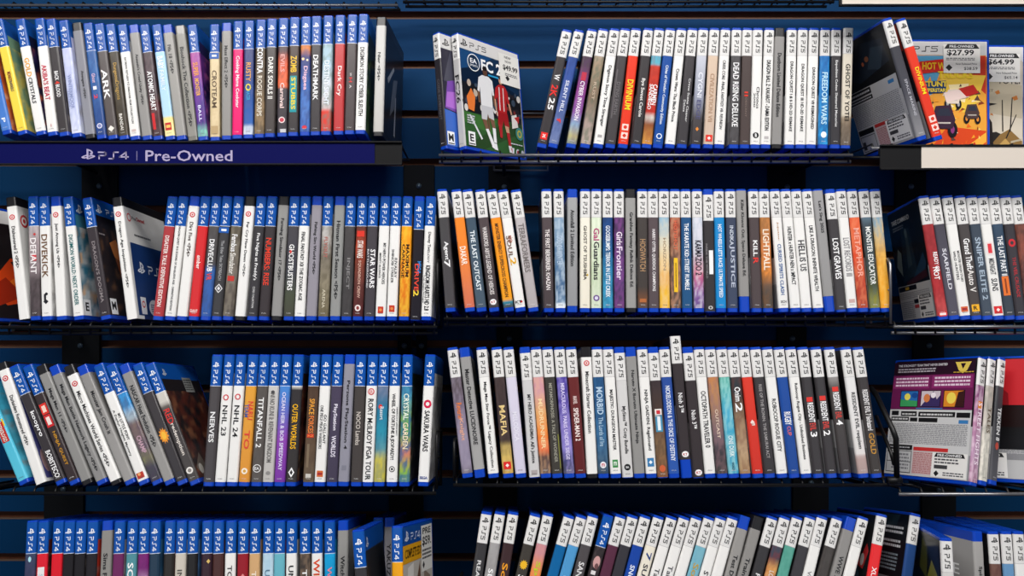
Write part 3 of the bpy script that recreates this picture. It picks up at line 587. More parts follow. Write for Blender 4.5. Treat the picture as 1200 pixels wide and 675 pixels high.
c(575, 652, 'W', W, 'white, black capped, tilted,', ('Dragon Age Inquisition <PS4>', '#2c2c2e', .2, .74, 4.6), icons=[('o', .14, 7.5, 7.5, '#c83038'), ('o', .14, 4.6, 4.6, W, 0, -.0005), ('o', .14, 2.4, 2.4, '#c83038', 0, -.0006)], shell='k', z=(1, 158),
  cover=[('o', '#c83038', 14, 144, 6, 6), ('o', W, 14, 144, 4, 4), ('t', '#2c2c2e', 'Pre', 22, 142, 12, 5), ('t', '#c02030', 'Owned', 35, 142, 26, 6, .03), ('L', '#55555a', 24, 118, 76, 123, 1), ('r', '#1d3a72', 8, 6, 128, 108), ('m', '#e8ecf4', 32, 74, 20), ('ps', '#e8ecf4', 54, 68, 11, 'PS4'), ('r', '#e8e8ec', 18, 8, 34, 32), ('o', '#c83038', 26, 22, 5, 5), ('o', '#e8e8ec', 26, 22, 3, 3), ('o', '#e8e8ec', 58, 18, 16, 12), ('L', '#4a4a70', 48, 12, 68, 24, 4)])
grp('2L', 170, 4.22)
c(136, 60, '4', '#a83a3e', 'brick red, white lettered,', ('DISASTER TALE: DEFINITIVE EDITION', '#f4e8e4', .32, .89, 5.6))
c(188, 119, '4', W, 'white with tiny dense lettering', ('DRAGON QUEST XI S: ECHOES OF AN ELUSIVE AGE - DEFINITIVE EDITION', '#333336', .24, .92, 3.4))
c(245, 178, 'W', W, 'white, red ring, brief lettering,', ('Dirt Five <PS4>', '#4a3c38', .21, .49, 5), icons=[('o', .15, 7.5, 7.5, '#c83038'), ('o', .15, 4.6, 4.6, W, 0, -.0005), ('o', .15, 2.4, 2.4, '#c83038', 0, -.0006)])
c(298, 236, '4', '#cf2a2e', 'scarlet, short white lettered,', ('ember', '#f8e4e0', .48, .59, 5.6), icons=[('t', .925, 10.5, 4.4, '#f4dcd8', 0, -.0006, 'GIANT')])
c(353, 296, '4', '0:#5a5654,.55:#4f4c4e,.6:#3864a8,1:#2f5aa8', 'black over blue, white lettered,', ('DRIVECLUB', WH, .35, .61, 7), ('VR', '#e04838', .62, .68, 7), n=(.35, '#3c3a3c'))
c(405, 350, '4', '#3b3a3c', 'black, diamond emblem,', ('The Elder Tales SKYREACH', '#a8a8aa', .36, .68, 4), icons=[('r', .275, 13.6, 8, '#1a56a8'), ('r', .275, 7, 3, '#e8eef8', 0, -.0006), ('d', .745, 11, 13, '#e0e0e0'), ('d', .745, 8, 9.6, '#3b3a3c', 0, -.0005), ('d', .745, 4.5, 5.5, '#e0e0e0', 0, -.0006)])
c(462, 405, '4', '0:#6a5f4a,.3:#5a5448,.6:#68605a,.8:#5e564e,1:#4c4642', 'olive brown, white lettered,', ('Fernbus', WH, .31, .45, 7.6), ('Simulator', '#e4e0d8', .46, .63, 7.6), icons=[('r', .665, 9, 7, '#c0342c')], n=(.55, '#8a8274'))
c(519, 466, 'W', W, 'white, black cap and foot,', ('Far Cry New Dawn <PS4>', '#2c2c2e', .21, .65, 4.6), icons=[('o', .145, 7.5, 7.5, '#c83038'), ('o', .145, 4.6, 4.6, W, 0, -.0005), ('o', .145, 2.4, 2.4, '#c83038', 0, -.0006)], shell='k')
c(575, 526, '4', '#3a383b', 'black, long white lettered,', ("Five Nights at Freddy's", '#f0f0f0', .3, .68, 5.4), ('CORE COLLECTION', '#d8d8d8', .73, .9, 2.8))
c(628, 584, '4', '#3c3638', 'black, red lettered,', ('NUMBERS: RISE', '#e0402c', .34, .72, 7.6))
c(686, 647, 'G', '#8f8e8c', 'grey, black capped, faint lettering,', ('Farming Simulator 17 <PS4>', '#4a4a4c', .18, .68, 5), shell='k')
c(740, 708, '4', '0:#4a4648,.6:#44444c,.8:#4a5040,1:#46443c', 'charcoal, tilted white lettered,', ('GHOSTBUSTERS', '#f2f2f0', .39, .76, 7), icons=[('d', .45, 4, 5, '#d83a34', -1, -.0008)])
c(792, 760, '4', W, 'white, fine black lettered,', ('FINAL FANTASY XII THE ZODIAC AGE', '#2c2c2e', .29, .84, 5))
grp('2L', 330, 4.22)
c(176, 144, 'G', '#918d96', 'mauve grey, blue capped,', ('Fishing Sim World <PS4>', '#4c4a50', .21, .63, 4.6))
c(230, 203, '4', '0:#c4c4c4,.35:#b8b4b0,.5:#7c7468,.7:#8f8672,1:#6c6248', 'stone grey art', ('FLYOUT', '#b06a60', .33, .5, 5), ('ARENA', '#d4ccb4', .75, .9, 4), n=(.55, '#57503f'))
c(288, 262, 'G', '#8f908e', 'grey, blue capped, season lettered,', ('Hitman First Season <PS4>', '#55555a', .2, .83, 4.6))
c(343, 318, '4', '0:#4a4748,1:#3e3c3c', 'charcoal, metallic lettered,', ('INJECT', '#8a8888', .5, .75, 5.4), n=(.2, '#5c595a'))
c(400, 374, '4', '0:#4c3430,.25:#5a3630,.4:#b04830,.55:#8a4434,.7:#6a3a34,.9:#5a2c2c,1:#4a2428', 'rust red, white space lettered,', ('STAR WARS', '#f4ece4', .36, .5, 8), ('SQUADRON CREW', '#d8b0a0', .52, .82, 4.4), icons=[('r', .305, 10, 8, '#d8382c'), ('o', .9, 8, 9, '#e8dcd8'), ('o', .9, 4, 5, '#8a3a38', 0, -.0006)], n=(.45, '#3a2220'))
c(453, 431, '4', '#454146', 'dark grey, bold white lettered,', ('STAR WARS', WH, .43, .74, 6.6, 2.4), ('BATTLEGROUND', '#d8d8dc', .43, .74, 2.2, -4))
c(513, 487, '4', W, 'white, black lettered, red stamp,', ('MY HERO POWER HEROES', '#2a2a2c', .38, .71, 4, 2), ('MIGHTY ALLIANCE', '#2a2a2c', .46, .66, 2.6, -3.2), icons=[('r', .915, 7.5, 9, '#c03a28'), ('o', .915, 4, 4, '#e08a4a', 0, -.0006)])
c(567, 543, '4', W, 'white, two-line lettered, red stamp,', ('SHINOBI STRIKER', '#2a2a2c', .43, .70, 3.4, -1.4), ('RIVALRY', '#2a2a2c', .5, .66, 3.4, 3), icons=[('r', .905, 7.5, 9, '#c03a28'), ('o', .905, 4, 4, '#e08a4a', 0, -.0006)])
c(623, 603, '4', '0:#f0a820,.3:#f09a1c,.55:#e88a1c,.8:#d8741c,1:#c8802c', 'fiery orange', ('MAXIMUM', '#3a2418', .39, .65, 4.6, 2.6), ('CARNAGE', '#3a2418', .39, .66, 4, -3), n=(.55, '#f6c83c'))
c(682, 661, '4', '#221f26', 'black with rainbow lettering', ('MEGA', '#3a8ad8', .5, .6, 5, 3), ('DRIVE', '#e04a38', .52, .74, 6), ('2', '#f0d040', .73, .78, 7), slip=-4.6)
c(738, 713, '4', W, 'white, two-size lettered,', ('Disney T', '#2a2a2c', .29, .41, 5), ('MELODY', '#6a6a6c', .41, .54, 3), ('KINGDOM HEARTS HD 2.8', '#222224', .56, .92, 6.4), ('Final Chapter Prologue', '#3a3a3c', .64, .86, 2.2, -5))
# ---- second middle shelf
grp('2M', 500, 4.22)
c(75, 118, '5', '0:#444345,1:#4a4749', 'black, slanted white lettered,', ('Agent', WH, .43, .58, 7), ('7', WH, .58, .64, 8))
c(145, 215, '5', '0:#f08a24,.5:#ee8430,.8:#d87850,1:#c86a5a', 'orange, white badge lettered,', ('DAKAR', '#f8ece0', .47, .62, 8), n=(.2, '#e07a3a'))
c(200, 272, '5', '0:#3c4f60,1:#4a5a68', 'slate blue, white lettered,', ('THE LAST OUTCAST', '#e4ecf0', .34, .83, 6.4))
c(263, 335, '5', '0:#54484a,1:#403a3c', 'dark brown, long white lettered,', ('WARRIORS: ABYSS LEGEND OF HEROES', '#e0dad8', .31, .86, 6), icons=[('o', .92, 9, 8, '#f2f2f2'), ('t', .92, 6, 3, '#c02c30', 0, -.0006, 'KT')])
c(320, 408, '5', '0:#f0842a,.3:#ee9022,.9:#f0a020,.905:#2a8aa0,.94:#2a7a94,.945:#4a4a44,1:#4a4a44', 'orange with teal foot', ('MONSTER ENERGY SUPERCROSS CHAMPION', '#5c3a24', .28, .88, 5))
c(375, 466, '5', W, 'white, colourful brown lettered,', ('ninja', '#b04a34', .38, .44, 7.6), ('SOUL', '#6a4a34', .38, .56, 6, -2), ('2', '#e0a82c', .56, .62, 8), icons=[('t', .92, 9, 4, '#1c1c1e', -1, -.0006, 'KT'), ('o', .92, 4, 3, '#c02c30', 2.4)])
c(440, 530, '5', '0:#bdb7b8,1:#aca5a6', 'silver, outlined lettered,', ('TERRAFORMERS', '#77706f', .28, .68, 8), icons=[('r', .5, 1.2, 60, '#d8d4d4', -5)])
c(592, 605, '5', '0:#54494c,1:#4a4143', 'dark brown, white serif lettered,', ('THE FIRST BERSERKER: KHAZAN', '#eee8e6', .33, .82, 6))
c(652, 663, '5', '0:#8aa6c0,.3:#7c98b4,.6:#55789c,.8:#3f6288,.92:#6a88a8,.925:#e4e8ec,1:#e4e8ec', 'icy blue, white footed,', ('GOD OF WINTER', '#b8cce0', .38, .62, 8), n=(.6, '#c0d0dc'))
c(721, 721, 'G', '0:#a0a1a2,1:#8f9092', 'grey, tall blue cap and foot,', ('Atomfall 2 Limited Edition', '#55565a', .17, .63, 5), z=(9, 159))
grp('2M', 670, 4.22)
c(67, 66, '5', '0:#ece8da,1:#e6e0ce', 'ivory, spaced thin lettered,', ('GHOST OF TSUSHIMA', '#57524a', .3, .74, 4.6), icons=[('o', .7, 3, 3, '#c8a83a', 3)])
c(122, 122, '5', '0:#d8e4c8,.4:#e4ecd8,.7:#cdd8bc,1:#d8e0cc', 'pale green', ('Gal', '#b03a74', .32, .42, 8), ('Guardians', '#2c2a30', .43, .74, 7.6), icons=[('o', .885, 8.5, 8.5, '#6a4a8a'), ('o', .885, 5, 5, '#d8d8e8', 0, -.0006)], n=(.35, '#a8c49a'))
c(178, 180, '5', '0:#26376a,.4:#24508a,.7:#2f88b4,1:#48a8cc', 'navy to cyan', ('GOOSEBUMPS: TERROR IN LITTLE CREEK', '#eef4f8', .3, .88, 6), n=(.4, '#1c2c54'))
c(234, 237, '5', '0:#4c3858,.4:#4a3458,.7:#5a3f74,1:#3f3446', 'violet, white script lettered,', ('Girls', '#f0e4f0', .35, .46, 8), ('Frontier', '#e8d8ec', .47, .74, 8), n=(.55, '#8a4a94'))
c(291, 295, 'G', '#979694', 'grey, black capped, fantasy lettered,', ('Granblue Fantasy Relink Deluxe Ed.', '#4a4a4c', .19, .8, 5.2), shell='k')
c(350, 353, '5', '0:#46413f,.8:#453f3c,.88:#6a4a38,1:#4f4744', 'black, bronze lettered,', ('HOGWATCH', '#b08c68', .41, .67, 8), icons=[('r', .905, 9, 5, '#b0683c')])
c(402, 407, '5', '#574c4f', 'dark mauve, white lettered,', ('HARRY OTTER: QUIDDICK CHAMPIONS', '#f0ecec', .33, .83, 5))
c(456, 462, '5', '0:#6ca4cc,.25:#8cb4cc,.45:#d8d0b8,.6:#e8c890,.75:#e4a648,.85:#eab83c,1:#e8b030', 'sky blue to gold', ('HORIZON', '#a8947a', .4, .66, 4), n=(.35, '#e8d8b4'))
c(512, 517, '5', '0:#a04a3a,.3:#9c4836,.45:#7c5040,.6:#5c4a42,1:#5a4c44', 'rusty with yellow strip', ('HOTSHOT', '#d86a4c', .26, .5, 5), icons=[('r', .7, 5.4, 47, '#f0c02c', 0, -.0005), ('r', .7, 1.2, 34, '#6a4a20', 0, -.0006)], n=(.6, '#c89474'))
c(563, 573, '5', '0:#23507f,1:#27547f', 'steel blue, white lettered,', ('THE KARATE KID: STREET RUMBLE', '#f0f4f8', .28, .82, 6))
c(620, 632, '5', '0:#aebccc,.25:#c4ccd8,.5:#b8bcc8,.68:#c86a84,.85:#7a4a94,1:#6a5c8a', 'pale with graffiti lettering', ('KARMA', '#2a2630', .42, .56, 8.6), ('ZOO 2', '#26222c', .56, .7, 8.6), n=(.5, '#e8e4ec'))
c(676, 690, '5', '#383537', 'black with white nameplate', ('INSIDE THE WORLD', '#8a8688', .42, .7, 2.6, -4), icons=[('r', .57, 5.6, 33, '#ececec', 2, -.0005), ('o', .935, 6, 5, '#c8c8c8'), ('o', .935, 3, 3, '#383537', 0, -.0006)], slip=-4.6)
c(727, 738, '5', '0:#1f84c4,1:#1f86c8', 'azure, white lettered,', ("HOT WHEELS LET'S RACE: ULTIMATE SPEED", '#eef6fa', .29, .88, 5.4), front='#d85a34')
grp('2M', 840, 4.218)
c(68, 81, '5', '0:#3c4458,1:#414a60', 'dark navy, silvery lettered,', ('INDIKA', '#c8d0dc', .3, .46, 5), ('JUSTICE', '#b8c0d0', .46, .8, 7.4))
c(121, 140, 'G', '0:#9a9896,1:#8d8b89', 'grey, blue footed, deluxe lettered,', ('Killer Klowns Out. Space Deluxe Ed.', '#4c4c4e', .09, .71, 5), z=(22, 168.6))
c(183, 200, '5', '#4f4546', 'dark brown, white over red lettered,', ('KILL', WH, .42, .55, 6), ('R', '#e03a34', .56, .61, 7))
c(237, 256, '5', '0:#a86a3c,.3:#c08048,.5:#d8824a,.68:#e08a3c,.78:#6c5444,.85:#4a4642,1:#46443f', 'copper over dark, white lettered,', ('LIGHTFALL', '#f6e8d4', .33, .66, 8.6), n=(.5, '#7a5434'))
c(283, 333, '5', W, 'white, blue lettered,', ('Jujutsu:', '#b07a3a', .27, .42, 2.6), ('CURSED SPIRITS CLASH', '#2c5c98', .45, .86, 5), icons=[('t', .915, 8, 3.6, '#2a2a2c', 0, -.0006, 'XCH')])
c(339, 393, '5', W, 'white, heavy narrow black lettered,', ('HUNTER x HUNTER NEN x IMPACT', '#222224', .31, .78, 5.6))
c(392, 447, '5', W, 'white with large thin letters', ('HELL', '#2c2c2e', .42, .55, 8.6), ('IS US', '#3c3c3e', .56, .67, 8.6))
c(447, 506, '5', W, 'white, long black lettered,', ('LIKE A DRAGON: INFINITE WEALTH', '#2a2a2c', .3, .83, 5.2))
c(499, 562, 'G', '0:#9b9a9b,1:#8e8d8c', 'grey, blue footed, short lettered,', ('Let\'s Sing 2025', '#4e4e50', .1, .36, 4.8), z=(22, 168.6))
c(562, 618, '5', '#403d3f', 'black, brush white lettered,', ('LOST', WH, .39, .52, 8), ('GRAVES', WH, .53, .72, 8.4), slip=-2.5)
c(613, 673, '5', W, 'white, grey tall lettered,', ('LOST RECORDS III', '#8c8a8c', .4, .71, 8.4), icons=[('r', .91, 8, 5, '#c8a8a4')])
c(669, 728, '5', '0:#d8644c,.3:#e0603c,.55:#d84c2c,.75:#b8402c,1:#a04030', 'orange red', ('METAPHOR', '#f0a894', .32, .72, 7.6), n=(.45, '#e88a60'))
c(727, 787, '5', '0:#5a7a8c,.2:#6c8698,.3:#3c444a,.6:#38403c,.8:#4c5230,.9:#8c8a34,1:#8a8c50', 'dark teal to olive', ('MONSTER EDUCATOR', '#eef0ec', .31, .78, 7.4), n=(.35, '#4f6470'))
c(784, 841, '5', '0:#4c84b0,.2:#6c9cbc,.35:#9aa8a8,.5:#c89c5a,.6:#e0a03c,.8:#eca42c,1:#e89c28', 'desert sunset', n=(.5, '#f0c060'), front='#8a6a3a')
# ---- second right shelf
grp('2R', 1010, 3.374)
c(248, 325, '5', '0:#a8383c,.4:#9c3438,.75:#b03438,1:#c85a58', 'dark red', ('READY OR', WH, .46, .62, 5.4, 2.4), ('NOT', WH, .58, .68, 7), icons=[('r', .955, 10, 6, '#d83434'), ('r', .955, 8, 3, '#f0e0dc', 0, -.0006)], n=(.4, '#7a2428'), yaw=8, label='red spined game case showing dark back cover at left end, second right shelf',
  backprint=[('r', '#12181e', 1, 6, 130, 166), ('t', '#c8ccd0', 'TAKE COMMAND', 14, 148, 74, 7), ('L', '#6a7078', 16, 138, 60, 145, 2), ('p', '#1f2c36', [(30, 60), (50, 140), (80, 136), (90, 70)]), ('p', '#35444c', [(56, 80), (62, 126), (72, 128), (74, 84)]), ('o', '#55686c', 66, 130, 5, 7), ('p', '#7c8c8c', [(10, 86), (24, 112), (36, 104), (30, 70)]), ('p', '#223a50', [(70, 64), (120, 96), (126, 80), (110, 60)]), ('p', '#3a1c22', [(40, 60), (120, 72), (126, 62), (40, 54)]), ('r', '#c4c4c4', 1, 6, 130, 56), ('r', '#17171a', 3, 48, 76, 55), ('r', '#c8a030', 30, 49.5, 46, 53.5), ('L', '#8a8a8e', 4, 36, 124, 46, 4), ('r', '#17171a', 58, 28, 92, 34), ('r', '#b83838', 58, 21, 92, 26), ('L', '#7c7c80', 4, 8, 56, 33, 9)], sticker=('b', STK(77, 6)))
c(292, 370, '5', '0:#45424a,.5:#4f4c58,1:#54525e', 'grey violet, spaced lettered,', ('S(ARFIELD', '#d8d8e0', .43, .76, 6.4), yaw=8)
c(342, 412, '5', W, 'white, small two-line lettered,', ('MONSTER ORIGIN STORY', '#3a3a3c', .45, .70, 3.2, 2.6), ('WILD HUNTERS', '#3a3a3c', .45, .68, 3.2, -2.4), icons=[('r', .915, 8.6, 7, '#d86a3c'), ('r', .915, 6, 3, '#a02c34', 0, -.0006)], yaw=8)
c(391, 455, '5', '0:#484445,1:#4c4644', 'dark brown, white tall lettered,', ('Grand Theft', WH, .35, .6, 8), ('Auto V', '#e8e4e0', .6, .78, 7.6), icons=[('r', .905, 9.6, 9.6, '#eeb02c'), ('t', .905, 5, 5.6, '#1c1a18', 0, -.0006, 'R')], yaw=8)
c(437, 500, '5', '0:#3c4652,1:#454f5c', 'slate, pale blue lettered,', ('SNIPER ELITE 2', '#a8b8c8', .34, .84, 6.6), yaw=8)
c(480, 548, '5', W, 'white with red nameplate', ('MIDNIGHT', '#5a5a5c', .51, .64, 7), ('SUNS', '#3c3c3e', .67, .77, 7.6), icons=[('r', .43, 8, 18, '#e8dad8', 0, -.0005), ('r', .43, 5, 13, '#d83a44', 0, -.0006), ('r', .92, 10, 10, '#d8282c'), ('d', .92, 5, 5, '#f4e4e0', 0, -.0006)], yaw=8)
c(525, 590, '5', '0:#4a5d74,.3:#34475c,.6:#33404f,1:#3c424a', 'storm blue, orange boxed,', ('THE LAST PART II', '#eef0f2', .33, .65, 7), icons=[('r', .73, 8.6, 26, '#e0702c'), ('r', .73, 2, 20, '#8a3c18', 0, -.0006)], yaw=8)
c(572, 632, '5', '#38353a', 'black, red emblem,', ('THE VEIL CRUSADE', '#b03038', .5, .82, 4.4), icons=[('o', .385, 9, 11, '#c82c34'), ('o', .385, 4, 5, '#38353a', 0, -.0006)], yaw=8)
c(614, 668, '5', '0:#6a4a40,.4:#8a4a3c,.7:#6c4440,1:#7a5a4c', 'russet', n=(.6, '#3a302e'), yaw=8)
# ---- third left shelf
grp('3L', 0, 3.97)
c(-112, 112, '4', '0:#38a8c8,.5:#4cb8d4,1:#5cc0d8', 'aqua', ('MONO', '#e8e4dc', .49, .57, 5), ('LOGO', '#e8e4dc', .57, .64, 5), icons=[('r', .565, 9.4, 28, '#c0342c', 0, -.0003), ('r', .495, 7, 10, '#e8c83a', 3, -.0002)])
c(5, 190, 'W', W, 'white, red ringed, leaning,', ('Darksiders Remastered <PS4>', '#333335', .27, .68, 4.8), icons=[('o', .13, 7.5, 7.5, '#c83038'), ('o', .13, 4.6, 4.6, W, 0, -.0005), ('o', .13, 2.4, 2.4, '#c83038', 0, -.0006)], shell='k', z=(1.5, 161),
  cover=[('r', '#4a4a86', 4, 6, 100, 118), ('o', '#b09090', 14, 30, 8, 16)])
c(65, 284, '4', '#3a3639', 'black, split white lettered,', ('koopro', WH, .39, .6, 7), ('BOBSTECO', WH, .72, .94, 6.6))
c(128, 347, '4', '#3a3132', 'black with red boxes', ('NINJA QUEST', '#c8902c', .56, .84, 4.6), icons=[('r', .37, 9, 15, '#d8342c'), ('r', .47, 9, 17, '#c82c30'), ('r', .37, 5, 9, '#f0d0c0', 0, -.0006), ('r', .47, 5, 11, '#f0dcd4', 0, -.0006)])
c(190, 406, 'G', '#8b8a88', 'grey, black capped, leaning,', ('Mega Man 11 <PS4>', '#3c3c3e', .2, .57, 4.8), shell='k')
c(250, 475, 'G', '#8a8988', 'grey, blue capped, leaning,', ('Mega Man Battle Network Legacy <PS4>', '#3a3a3c', .16, .89, 5.2))
c(318, 541, 'W', W, 'white, red ringed, tournament lettered,', ('Micro Machines World Series <PS4>', '#2c2c2e', .22, .85, 5.2), icons=[('o', .155, 7.5, 7.5, '#c83038'), ('o', .155, 4.6, 4.6, W, 0, -.0005), ('o', .155, 2.4, 2.4, '#c83038', 0, -.0006)], shell='k')
c(380, 606, 'G', '0:#8a8886,1:#9a9896', 'grey, smudged dark lettered,', ('Monster Jam Crush It', '#66645f', .22, .58, 6))
c(458, 670, '4', W, 'white, red animal stamp,', ('MY LITTLE PONY', '#2c2c2e', .42, .64, 3.6, 2.6), ('A Zephyr Heights Mystery', '#2c2c2e', .38, .76, 3.4, -2.4), icons=[('r', .925, 9, 8, '#b83a2c'), ('o', .915, 4, 4, '#e8a86a', -1, -.0006)])
c(513, 734, '4', '0:#2f86cc,.35:#3c98d8,.42:#b8d4e4,.5:#7c6a64,.7:#6a5c64,.78:#8a8a5c,.85:#45464e,1:#3c3c42', 'sky art over dark', ('CHAMP', '#c8a4b4', .6, .74, 6), n=(.5, '#4a3c54'))
c(575, 796, 'G', '0:#8d8c8b,1:#94928f', 'grey, racing lettered,', ('NASCAR Heat Evolution <PS4>', '#3c3c3e', .18, .69, 5.2))
c(640, 852, '4', '0:#3e3a3c,1:#383538', 'black with orange burst', icons=[('s', .6, 13, 22, '#e8942c'), ('o', .6, 6, 11, '#f0b83c', 0, -.0006)])
c(694, 898, '4', '0:#d0ccc4,.33:#c8c4bc,.35:#6a625c,.4:#3c383a,1:#4a4644', 'black, red and white lettered,', ('RED', '#d03430', .38, .5, 8), ('redemption', '#e0d8d0', .5, .76, 6), icons=[('o', .885, 9, 9, '#e8e4de'), ('o', .885, 5, 5, '#8a8480', 0, -.0006)], front='#242022', fn=(.8, '#5c2c22'), hi='#8a5a40',
  cover=[('m', '#c8d0dc', 18, 156, 12), ('r', '#8a8c8a', 70, 128, 100, 150), ('L', '#2c2c2e', 72, 130, 98, 148, 5), ('p', '#6a6058', [(6, 20), (30, 40), (40, 20), (20, 8)]), ('o', '#c8c4bc', 20, 18, 7, 7)])
grp('3L', 225, 3.857)
c(113, 72, '4', '#484446', 'charcoal, white italic lettered,', ('NERVES', '#e8e8e8', .44, .67, 6.6))
c(168, 124, '4', W, 'white hockey, red ring,', ('NHL 23', '#222224', .39, .62, 6.6), icons=[('o', .33, 7.5, 8, '#c83840'), ('o', .33, 4.5, 5, W, 0, -.0005)])
c(221, 178, '4', W, 'white hockey, red ring,', ('NHL 24', '#222224', .39, .63, 6.6), icons=[('o', .325, 7.5, 8, '#c83840'), ('o', .325, 4.5, 5, W, 0, -.0005)])
c(277, 232, '4', '0:#e0a23a,1:#d8903a', 'golden orange', ('NARU', '#d83c34', .36, .5, 7, 2), ('TEAM', '#3a5aa4', .38, .48, 5, -3), ('TO', '#d84438', .58, .72, 7), icons=[('o', .885, 8, 8, '#f2e8d8'), ('o', .885, 4, 4, '#d8a040', 0, -.0006)])
c(326, 290, '4', '#55504d', 'dark grey, white block lettered,', ('TITANFALL 2', '#f0f0ee', .33, .71, 6.8), icons=[('o', .865, 10.4, 10.4, '#ececec'), ('o', .865, 8.6, 8.6, '#55504d', 0, -.0005), ('t', .865, 6, 3.6, '#ececec', 0, -.0006, 'EA')], n=(.2, '#6c6662'))
c(376, 339, '4', '0:#c9c7c4,1:#bab7b3', 'silver, condensed lettered,', ('NI NO KUNI II: REVENANT KINGDOM', '#6a6866', .3, .82, 6.4), icons=[('o', .29, 5, 5, '#4a4a4c'), ('o', .9, 6, 5, '#8a8886')])
c(427, 393, '4', '0:#3c94d4,.3:#4a80cc,.5:#6c60b8,.65:#8a44ac,1:#74349c', 'blue to purple', ('OCEAN HEIR & BOB SPEEDWAY', '#e0dcf4', .29, .88, 5))
c(482, 445, '4', '0:#e0dcd4,.24:#e0dcd4,.27:#353234,1:#3a3736', 'black, yellow lettered,', ('OUTER WORLDS', '#f0b41c', .38, .72, 7.4), icons=[('d', .895, 8, 13, '#f0f0f0'), ('d', .895, 4, 7, '#353234', 0, -.0006)], front='#2a201e', fn=(.6, '#7a3428'), hi='#8a6a4a')
c(555, 523, '4', '0:#4a3c34,.5:#5a4434,1:#6a5c4c', 'brown, orange lettered,', ('SPACE', '#e8a03c', .34, .46, 7), ('FORCES 2', '#e8803c', .47, .63, 7), icons=[('r', .62, 9, 5, '#c83c2c'), ('r', .92, 7, 5, '#c8c4bc'), ('r', .77, 3, 30, '#7c6c58', -2)], n=(.3, '#3a2e28'))
c(608, 575, '4', W, 'white, two-line lettered, orange stamp,', ('ONE PIECE PIRATE WARRIORS', '#4a4a4c', .39, .72, 4, -2), ('GO GALLANT', '#3a3a3c', .46, .68, 3.6, 3), icons=[('r', .905, 8, 8, '#d06a34'), ('r', .905, 6, 3, '#a02c34', 0, -.0006)])
c(660, 630, '4', '0:#4a4258,1:#443e50', 'dark violet, white lettered,', ('PlayStation', '#e8e4f0', .38, .58, 6), ('WORLDS', '#e8e4f0', .62, .78, 6))
c(713, 682, 'G', '#8d8c98', 'bluish grey, blue cap,', ('Persona PlayStation 4', '#5c5c6c', .2, .72, 4.8), icons=[('r', .86, 6, 6, '#7c7c88')])
grp('3L', 390, 3.857)
c(127, 104, '4', '#46413f', 'dark brown, pale lettered,', ('NOCO Lambs', '#c8c0b8', .44, .69, 6))
c(181, 156, '4', W, 'white golf, heavy black lettered,', ('RORY McILROY PGA TOUR', '#1c1c1e', .34, .95, 7), icons=[('o', .285, 8.5, 9, '#c83a40'), ('o', .285, 6, 6.4, '#e8d8d4', 0, -.0005), ('t', .285, 3.4, 4, '#c83a40', 0, -.0006, 'EA')])
c(232, 208, '4', '0:#8a8a9c,.3:#6c7c98,.4:#2c7a9c,.6:#3090a8,.72:#5a94a0,.8:#c8bc4c,1:#b8b048', 'teal sea over yellow', ('Resort', '#d8e0e4', .4, .5, 5), icons=[('o', .4, 5, 6, '#d83c34', -2)], n=(.35, '#1c5c80'))
c(283, 265, '4', W, 'white, heavy lettered, round emblem,', ('WHEEL OF FORTUNE & JEOPARDY!', '#1e1e20', .3, .8, 6, -1), ("AMERICA'S GREATEST", '#4a4a4c', .4, .62, 1.8, 4.6), icons=[('o', .87, 7.6, 7.6, '#2a2a2c'), ('o', .87, 5.6, 5.6, W, 0, -.0005), ('o', .87, 3, 3, '#2a2a2c', 0, -.0006)])
c(338, 322, '4', '0:#5a90b4,.3:#4a9ab8,.45:#7aa468,.6:#6cae50,.75:#c87a6a,.9:#88b83c,1:#3a6a9c', 'rainbow garden art', ('CRYSTAL', '#e8f0e0', .3, .5, 7), ('GARDEN', '#f0e0c0', .52, .72, 7), n=(.8, '#2c5c8a'), front='#1c2418', fn=(.5, '#3a3a4a'))
c(441, 408, '4', W, 'white, pink and black lettered,', ('SAKURA WARS', '#1e1e20', .43, .74, 7), icons=[('o', .38, 10, 11, '#d0284c'), ('o', .38, 5, 5, W, 0, -.0005), ('t', .935, 10, 3.4, '#1c3c8c', 0, -.0006, 'SEGA')])
# ---- third middle shelf
grp('3M', 520, 3.858)
c(38, 108, '5', '0:#4c484c,.3:#5c5258,.5:#74687c,.7:#8f869c,.9:#8a8296,1:#55504f', 'dusk grey to lavender', ('Reverie', '#e07a3c', .43, .55, 7), ('Knight', '#e0a890', .55, .72, 6), n=(.35, '#a89cb0'))
c(92, 164, 'G', '0:#949392,1:#a2a1a0', 'grey, detective lettered, blue foot,', ('Master Detective LUCIDNOIRE', '#3c3c3e', .17, .75, 5.2), z=(11, 158.5))
c(170, 226, '5', W, 'white, long rounded black lettered,', ('Mega Man Star Force\u2122 Legacy Collection', '#28282a', .27, .92, 5), front='#c8642c', fn=(.8, '#2a4a3a'))
c(238, 293, '5', '0:#4a3c3a,.55:#46393a,.72:#4a3c38,.76:#b8a060,.85:#d8b868,1:#c8a050', 'dark brown, cream lettered,', ('MAFIA', '#e8cc8c', .45, .68, 7.6), icons=[('r', .905, 9.6, 9.6, '#d82c2c'), ('d', .905, 5, 5, '#f4e4e0', 0, -.0006)], n=(.3, '#2e2628'))
c(291, 350, '5', '0:#d4d0e0,1:#cdc8dc', 'pale lilac, ghostly lettered,', ('MELODICA', '#e6e4f0', .5, .72, 6))
c(366, 413, '5', '#c9c8c8', 'light grey, hero lettered,', ("MY HERO ACADEMIA: All's Justice", '#2e2e30', .34, .86, 6), icons=[('r', .93, 8, 6, '#a8a0a0')], slip=-4.6)
c(416, 462, '5', '0:#c890a4,.35:#cf98a0,.5:#e0a468,.65:#ee8838,.78:#e8602c,.84:#5a4440,1:#6a5c58', 'pink to orange sunset', ('MUDRUNNER', '#f4d8a8', .4, .78, 5.6), n=(.3, '#e8b888'))
